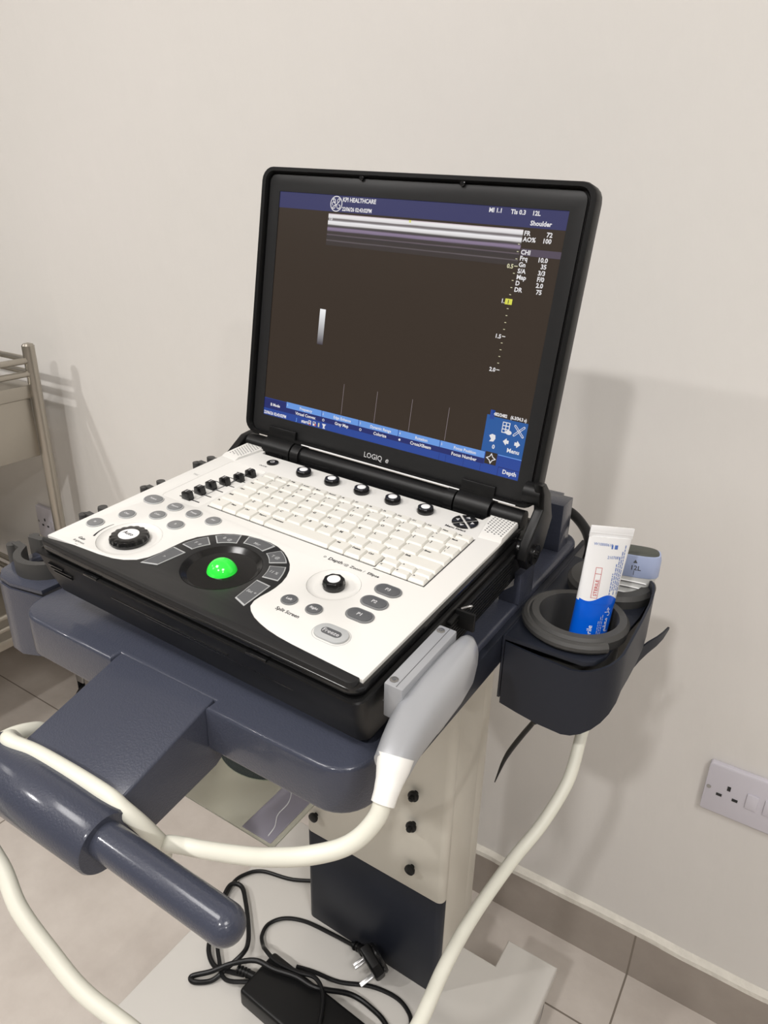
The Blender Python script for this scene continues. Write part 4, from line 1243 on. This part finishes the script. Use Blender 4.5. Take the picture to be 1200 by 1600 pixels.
# wavy top edge of the blue print: scalloped strip over the white
vs = []; fs = []; n_ = 24
for k in range(n_ + 1):
    x = -0.0185 + 0.037 * k / n_
    wv = 0.0035 * math.sin(k / n_ * 2 * PI * 0.95 - 2.4) + 0.0045
    vs += [on_tube(x, ZB - 0.001), on_tube(x, ZB + max(wv, 0.0002))]
for k in range(n_): fs.append((2 * k, 2 * k + 2, 2 * k + 3, 2 * k + 1))
g.add(vs, fs, TUBEB)
wrap(g, 'W10000610', -0.0165, LT - 0.0165, 0.0036, TXB)
# small printed block
for a in range(4):
    for b in range(4):
        if (a * 3 + b * 5 + a * b) % 3 != 0:
            wrap_poly(g, [(0.0005 + a * 0.0016, LT - 0.0205 + b * 0.0018), (0.0021 + a * 0.0016, LT - 0.0205 + b * 0.0018), (0.0021 + a * 0.0016, LT - 0.0187 + b * 0.0018), (0.0005 + a * 0.0016, LT - 0.0187 + b * 0.0018)], TXB)
wrap(g, '210708Y', -0.0020, LT - 0.0275, 0.0038, TXB)
wrap(g, 'STERILE', -0.0060, LT - 0.0620, 0.0044, TXR, rot=PI / 2, bold=0.00006)
for a, b, c, d in ((-0.0108, -0.0640, -0.0104, -0.0360), (-0.0052, -0.0640, -0.0048, -0.0360), (-0.0108, -0.0640, -0.0048, -0.0636), (-0.0108, -0.0364, -0.0048, -0.0360), (-0.0108, -0.0420, -0.0048, -0.0416)):
    n2 = 6
    for k in range(n2):
        z0 = LT + b + (d - b) * k / n2; z1 = LT + b + (d - b) * (k + 1) / n2
        wrap_poly(g, [(a, z0), (c, z0), (c, z1), (a, z1)], TXR)
random.seed(3)
for ln in range(5):
    x = 0.0062 + 0.0022 * ln
    z = LT - 0.060 + 0.004 * (ln % 2)
    zend = LT - (0.040 - 0.006 * ln)
    while z < zend:
        l_ = random.uniform(0.0012, 0.004)
        wrap_poly(g, [(x, z), (x + 0.0009, z), (x + 0.0009, z + l_), (x, z + l_)], TXB)
        z += l_ + 0.0007
wrap(g, 'th, Sterile', -0.0045, 0.0440, 0.0062, WHTC, rot=PI / 2, bold=0.00003)
wrap(g, 'ﻢﻘﻌﻣ ﻞﺟ', 0.0100, ZB - 0.0260, 0.0062, WHTC, rot=PI / 2)
for ln in range(3):
    x = 0.0005 + 0.0018 * ln; z = 0.0440
    while z < ZB - 0.016 + 0.003 * ln:
        l_ = random.uniform(0.001, 0.003)
        wrap_poly(g, [(x, z), (x + 0.0005, z), (x + 0.0005, z + l_), (x, z + l_)], INKL)
        z += l_ + 0.0008
g.build('tube_body', gt, 'white upper half and blue lower half')
g = G(); g.lathe([(0.011, -0.012), (0.012, -0.010), (0.0125, 0.004)], WHTC, 28); g.build('cap', gt, 'white screw cap')

# ================================================================== DISC ON THE CLEAR SHELF
g = G()
g.lathe([(0.0075, 0.0), (0.06, 0.0), (0.06, 0.0012), (0.0075, 0.0012), (0.0075, 0.0)], CDM, 64, T(-0.029, 0.128, 0.7014), cap=False)
g.build('compact_disc', None, 'shiny disc lying on the clear shelf under the tray', 'disc')
g = G()
g.box((0.0205, 0.0225, 0.7014), (0.0540, 0.120, 0.7026), SLEEVE, 0.0004)
g.build('plastic_sleeve', None, 'milky plastic sleeve lying at right edge of the clear shelf', 'sleeve')
g = G(); g.tube([(0.0225, 0.078, 0.7032), (0.031, 0.078, 0.7032), (0.038, 0.066, 0.7032), (0.039, 0.050, 0.7032), (0.0455, 0.038, 0.7032), (0.0475, 0.027, 0.7032)], 0.0005, WHTC, 8, 8)
g.build('thin_cord', None, 'thin white cord lying on the milky plastic sleeve', 'cord')

# ================================================================== POWER ADAPTER AND LEADS ON THE BASE
pa = empty('power_adapter', T(-0.03, 0.155, 0.19), 'black power adapter with tangled leads and plug, lying on cart base', 'power adapter')
g = G()
Ma = T(-0.029, 0.1535, 0) @ Rz(math.radians(-3))
g.box((-0.088, -0.0350, 0.1905), (0.088, 0.0350, 0.2225), BLK, 0.005, 3, M=Ma)
g.build('adapter_body', pa, 'flat black brick', space='world')


def lead(pts, r=0.0030, name='lead'):
    g = G(); g.tube(pts, r, TREDM, 10, 8); return g.build(name, pa, 'black cable', space='world')


zb_ = 0.194
lead([(-0.02, 0.420, 0.30), (-0.10, 0.36, 0.215), (-0.1750, 0.3200, zb_), (-0.2351, 0.3002, zb_), (-0.2560, 0.2780, zb_), (-0.2600, 0.2551, zb_), (-0.2500, 0.2250, zb_), (-0.2300, 0.1950, 0.2), (-0.2060, 0.1680, 0.202), (-0.1850, 0.1500, 0.200), (-0.1560, 0.1330, 0.200), (-0.1200, 0.1480, 0.205)])
lead([(-0.135, 0.150, 0.206), (-0.1600, 0.1440, 0.2), (-0.1850, 0.1400, 0.197), (-0.2100, 0.1540, 0.200), (-0.2300, 0.1900, 0.202), (-0.2518, 0.2282, zb_ + 0.006), (-0.2555, 0.2493, zb_ + 0.008), (-0.2400, 0.2560, 0.2), (-0.2164, 0.2400, 0.2), (-0.1878, 0.2150, 0.2), (-0.1647, 0.1902, 0.205),
      (-0.1560, 0.1704, 0.210), (-0.1657, 0.1432, 0.200), (-0.1739, 0.1234, zb_), (-0.1929, 0.1085, zb_), (-0.2020, 0.1122, zb_), (-0.1792, 0.1286, 0.203), (-0.1560, 0.1480, 0.215), (-0.1250, 0.1640, 0.2275), (-0.095, 0.1690, 0.2275), (-0.0622, 0.1780, 0.2275), (-0.0300, 0.1820, 0.2265), (0.0072, 0.2120, 0.205), (0.0429, 0.2177, zb_), (0.0688, 0.2099, zb_), (0.09, 0.190, zb_), (0.10, 0.16, zb_)], 0.0036)
lead([(-0.0343, 0.2740, 0.202), (-0.072, 0.2730, 0.198), (-0.1195, 0.2690, zb_), (-0.1500, 0.2550, zb_), (-0.1640, 0.2340, zb_), (-0.1582, 0.2127, 0.197), (-0.1431, 0.1990, 0.203), (-0.1250, 0.1850, 0.2255), (-0.100, 0.1800, 0.2265), (-0.0658, 0.1850, 0.2265), (-0.0405, 0.1920, 0.2265), (-0.0200, 0.1830, 0.2265), (-0.0060, 0.1640, 0.2260), (0.0050, 0.1400, 0.2260), (0.012, 0.110, 0.215), (0.016, 0.09, zb_)])
lead([(-0.0858, 0.2063, zb_), (-0.0609, 0.2140, zb_), (-0.0209, 0.2228, zb_), (0.0208, 0.2429, zb_), (0.0596, 0.2494, zb_), (0.0856, 0.2409, zb_), (0.0978, 0.2250, zb_)])
g = G(); g.tube([(0.0960, 0.2290, 0.197), (0.1020, 0.2160, 0.198), (0.1060, 0.200, 0.198)], [0.0042, 0.0062, 0.0062], BLK, 16, 4); g.build('barrel_connector', pa, 'black barrel connector', space='world')
g = G(); g.tube([(-0.148, 0.1500, 0.207), (-0.135, 0.153, 0.207), (-0.116, 0.156, 0.207)], [0.0045, 0.0056, 0.0060], BLK, 14, 3)
for k in range(4): g.tube([(-0.1475 + 0.005 * k, 0.1505 + 0.001 * k, 0.207), (-0.1455 + 0.005 * k, 0.151 + 0.001 * k, 0.207)], 0.0066, BLK, 14, 0)
g.build('inlet_plug', pa, 'ribbed black plug', space='world')
# mains plug: round back leaning on the column, three pins
pl = G()
pz = Vector((0.42, 0.86, 0.30)).normalized(); py = Vector((0.92, -0.30, -0.30)); py = (py - pz * py.dot(pz)).normalized(); px_ = py.cross(pz)
Mpl = Matrix(((px_.x, py.x, pz.x, 0.012), (px_.y, py.y, pz.y, 0.2595), (px_.z, py.z, pz.z, 0.2180), (0, 0, 0, 1)))
pl.prism([(-0.020, -0.021), (0.020, -0.021), (0.0235, -0.006), (0.0235, 0.010), (0.014, 0.022), (-0.014, 0.022), (-0.0235, 0.010), (-0.0235, -0.006)], -0.008, 0.008, BLK, bev=0.004, seg=3, M=Mpl)
pl.lathe([(0.021, 0.006), (0.0225, 0.010), (0.021, 0.0135), (0.012, 0.0145)], BLKG, 36, Mpl)
pl.tube([(-0.0343, 0.2740, 0.203), (-0.022, 0.2735, 0.206), (-0.010, 0.270, 0.209)], [0.0040, 0.0055, 0.0070], BLK, 16, 4)
for k in range(4): pl.tube([(-0.030 + 0.0055 * k, 0.2740, 0.204 + 0.001 * k), (-0.0275 + 0.0055 * k, 0.2738, 0.2045 + 0.001 * k)], 0.0066, BLK, 14, 0)
plug = pl.build('mains_plug', pa, 'black three-pin plug', space='world')
g = G()
g.box((-0.002, 0.010, -0.030), (0.002, 0.016, -0.006), CHROME, 0.0005, M=Mpl)
for x in (-0.011, 0.011): g.box((x - 0.003, -0.0125, -0.025), (x + 0.003, -0.0085, -0.006), CHROME, 0.0005, M=Mpl)
g.build('plug_pins', plug, 'bright metal pins', space='world')

# black lead hanging behind the right holder
g = G()
g.tube([(0.193, 0.292, 0.7985), (0.186, 0.312, 0.705), (0.1793, 0.32, 0.6862), (0.1654, 0.33, 0.654), (0.1510, 0.338, 0.6190), (0.1432, 0.34, 0.5950), (0.1353, 0.34, 0.5593)], [0.0024, 0.0025, 0.0028, 0.0030, 0.0031, 0.0030, 0.0022, 0.0006], TREDM, 12, 8)
g.build('cable_tie', None, 'black strap hanging below the right-hand cup holder', 'strap')

# ================================================================== WALL SOCKET
def wall_socket(xl, label, double=True):
    wd = 0.147 if double else 0.086
    cx0 = xl + wd / 2
    ws = empty('wall_socket', T(cx0, YW, 0.4535), label, 'wall socket')
    g = G()
    g.prism(rrect(xl, 0.412, xl + wd, 0.4975, 0.004, 4), 0.6105, YW, SOCK, bev=0.0015, seg=2, axis='y')
    for cx in ((cx0 - 0.0425, cx0 + 0.0425) if double else (cx0 - 0.010,)):
        for dx, dz, w_, h_ in ((0, 0.0085, 0.0045, 0.0075), (-0.0105, -0.0075, 0.0075, 0.0045), (0.0105, -0.0075, 0.0075, 0.0045)):
            g.box((cx + dx - w_ / 2, 0.6098, 0.4545 + dz - h_ / 2), (cx + dx + w_ / 2, 0.6103, 0.4545 + dz + h_ / 2), INK)
    for x in (xl + 0.0055, xl + wd - 0.0055):
        g.lathe([(0.0032, 0), (0.0030, 0.0006)], CHROME, 16, T(x, 0.6105, 0.4545) @ Rx(PI / 2))
    g.build('socket_plate', ws, space='world')
    for x in ((cx0 - 0.0115, cx0 + 0.0115) if double else (cx0 + 0.022,)):
        g = G(); g.box((x - 0.0075, 0.6085, 0.4425), (x + 0.0075, 0.6110, 0.4680), SOCK, 0.0008)
        g.build('rocker_switch', ws, space='world')


wall_socket(0.3530, 'white double wall socket with two switches, in the open on wall right of the cart')
wall_socket(-1.2580, 'white wall socket partly hidden behind the steel trolley', False)

# ================================================================== STAINLESS TROLLEY (left)
tl = empty('steel_trolley', T(-1.3, 0.30, 0), 'stainless steel trolley with guard rails standing against wall at left', 'trolley')
XP, YP = -1.045, 0.540
X2, Y2 = -1.75, 0.06


def tlp(g, name, label=None, parent=None): return g.build(name, parent or tl, label, space='world')


for (x, y) in ((XP, YP), (X2, YP), (XP, Y2), (X2, Y2)):
    g = G()
    g.tube([(x, y, 0.13), (x, y, 0.928), (x, y, 0.932), (x, y, 0.936), (x, y, 0.938)], [0.0125, 0.0125, 0.0125, 0.0125, 0.0110, 0.0075, 0.001], STEEL, 24, 0)
    g2 = tlp(g, 'corner_post')
for z in (0.902, 0.875):
    for (a, b) in (((XP, YP), (XP, Y2)), ((X2, YP), (X2, Y2)), ((XP, YP), (X2, YP))):
        g = G(); g.tube([(a[0], a[1], z), (b[0], b[1], z)], 0.0065, STEEL, 14, 0); tlp(g, 'guard_rail')
g = G(); g.box((X2, Y2, 0.8235), (XP, YP, 0.8515), STEEL, 0.002); tlp(g, 'top_shelf')
g = G(); g.box((X2 + 0.006, Y2 + 0.004, 0.695), (XP - 0.004, YP - 0.012, 0.823), STEEL, 0.002); tlp(g, 'drawer_case')
for z in (0.361, 0.332):
    for (a, b) in (((XP, YP), (XP, Y2)), ((X2, YP), (X2, Y2)), ((XP, YP), (X2, YP))):
        g = G(); g.tube([(a[0], a[1], z), (b[0], b[1], z)], 0.0065, STEEL, 14, 0); tlp(g, 'guard_rail')
g = G(); g.box((X2, Y2, 0.282), (XP, YP, 0.305), STEEL, 0.002); tlp(g, 'bottom_shelf')
for (x, y) in ((XP, YP), (X2, YP), (XP, Y2), (X2, Y2)):
    g = G(); g.box((x - 0.014, y - 0.022, 0.095), (x + 0.014, y + 0.022, 0.13), CHROME, 0.003)
    for s_ in (-1, 1): g.box((x + s_ * 0.0165 - 0.001, y - 0.018, 0.035), (x + s_ * 0.0165 + 0.001, y + 0.018, 0.12), CHROME)
    f_ = tlp(g, 'caster_fork')
    g = G(); g.lathe([(0.010, -0.014), (0.036, -0.012), (0.040, -0.006), (0.040, 0.006), (0.036, 0.012), (0.010, 0.014)], BLK, 28, T(x, y, 0.0402) @ Ry(PI / 2))
    tlp(g, 'wheel', None, f_)
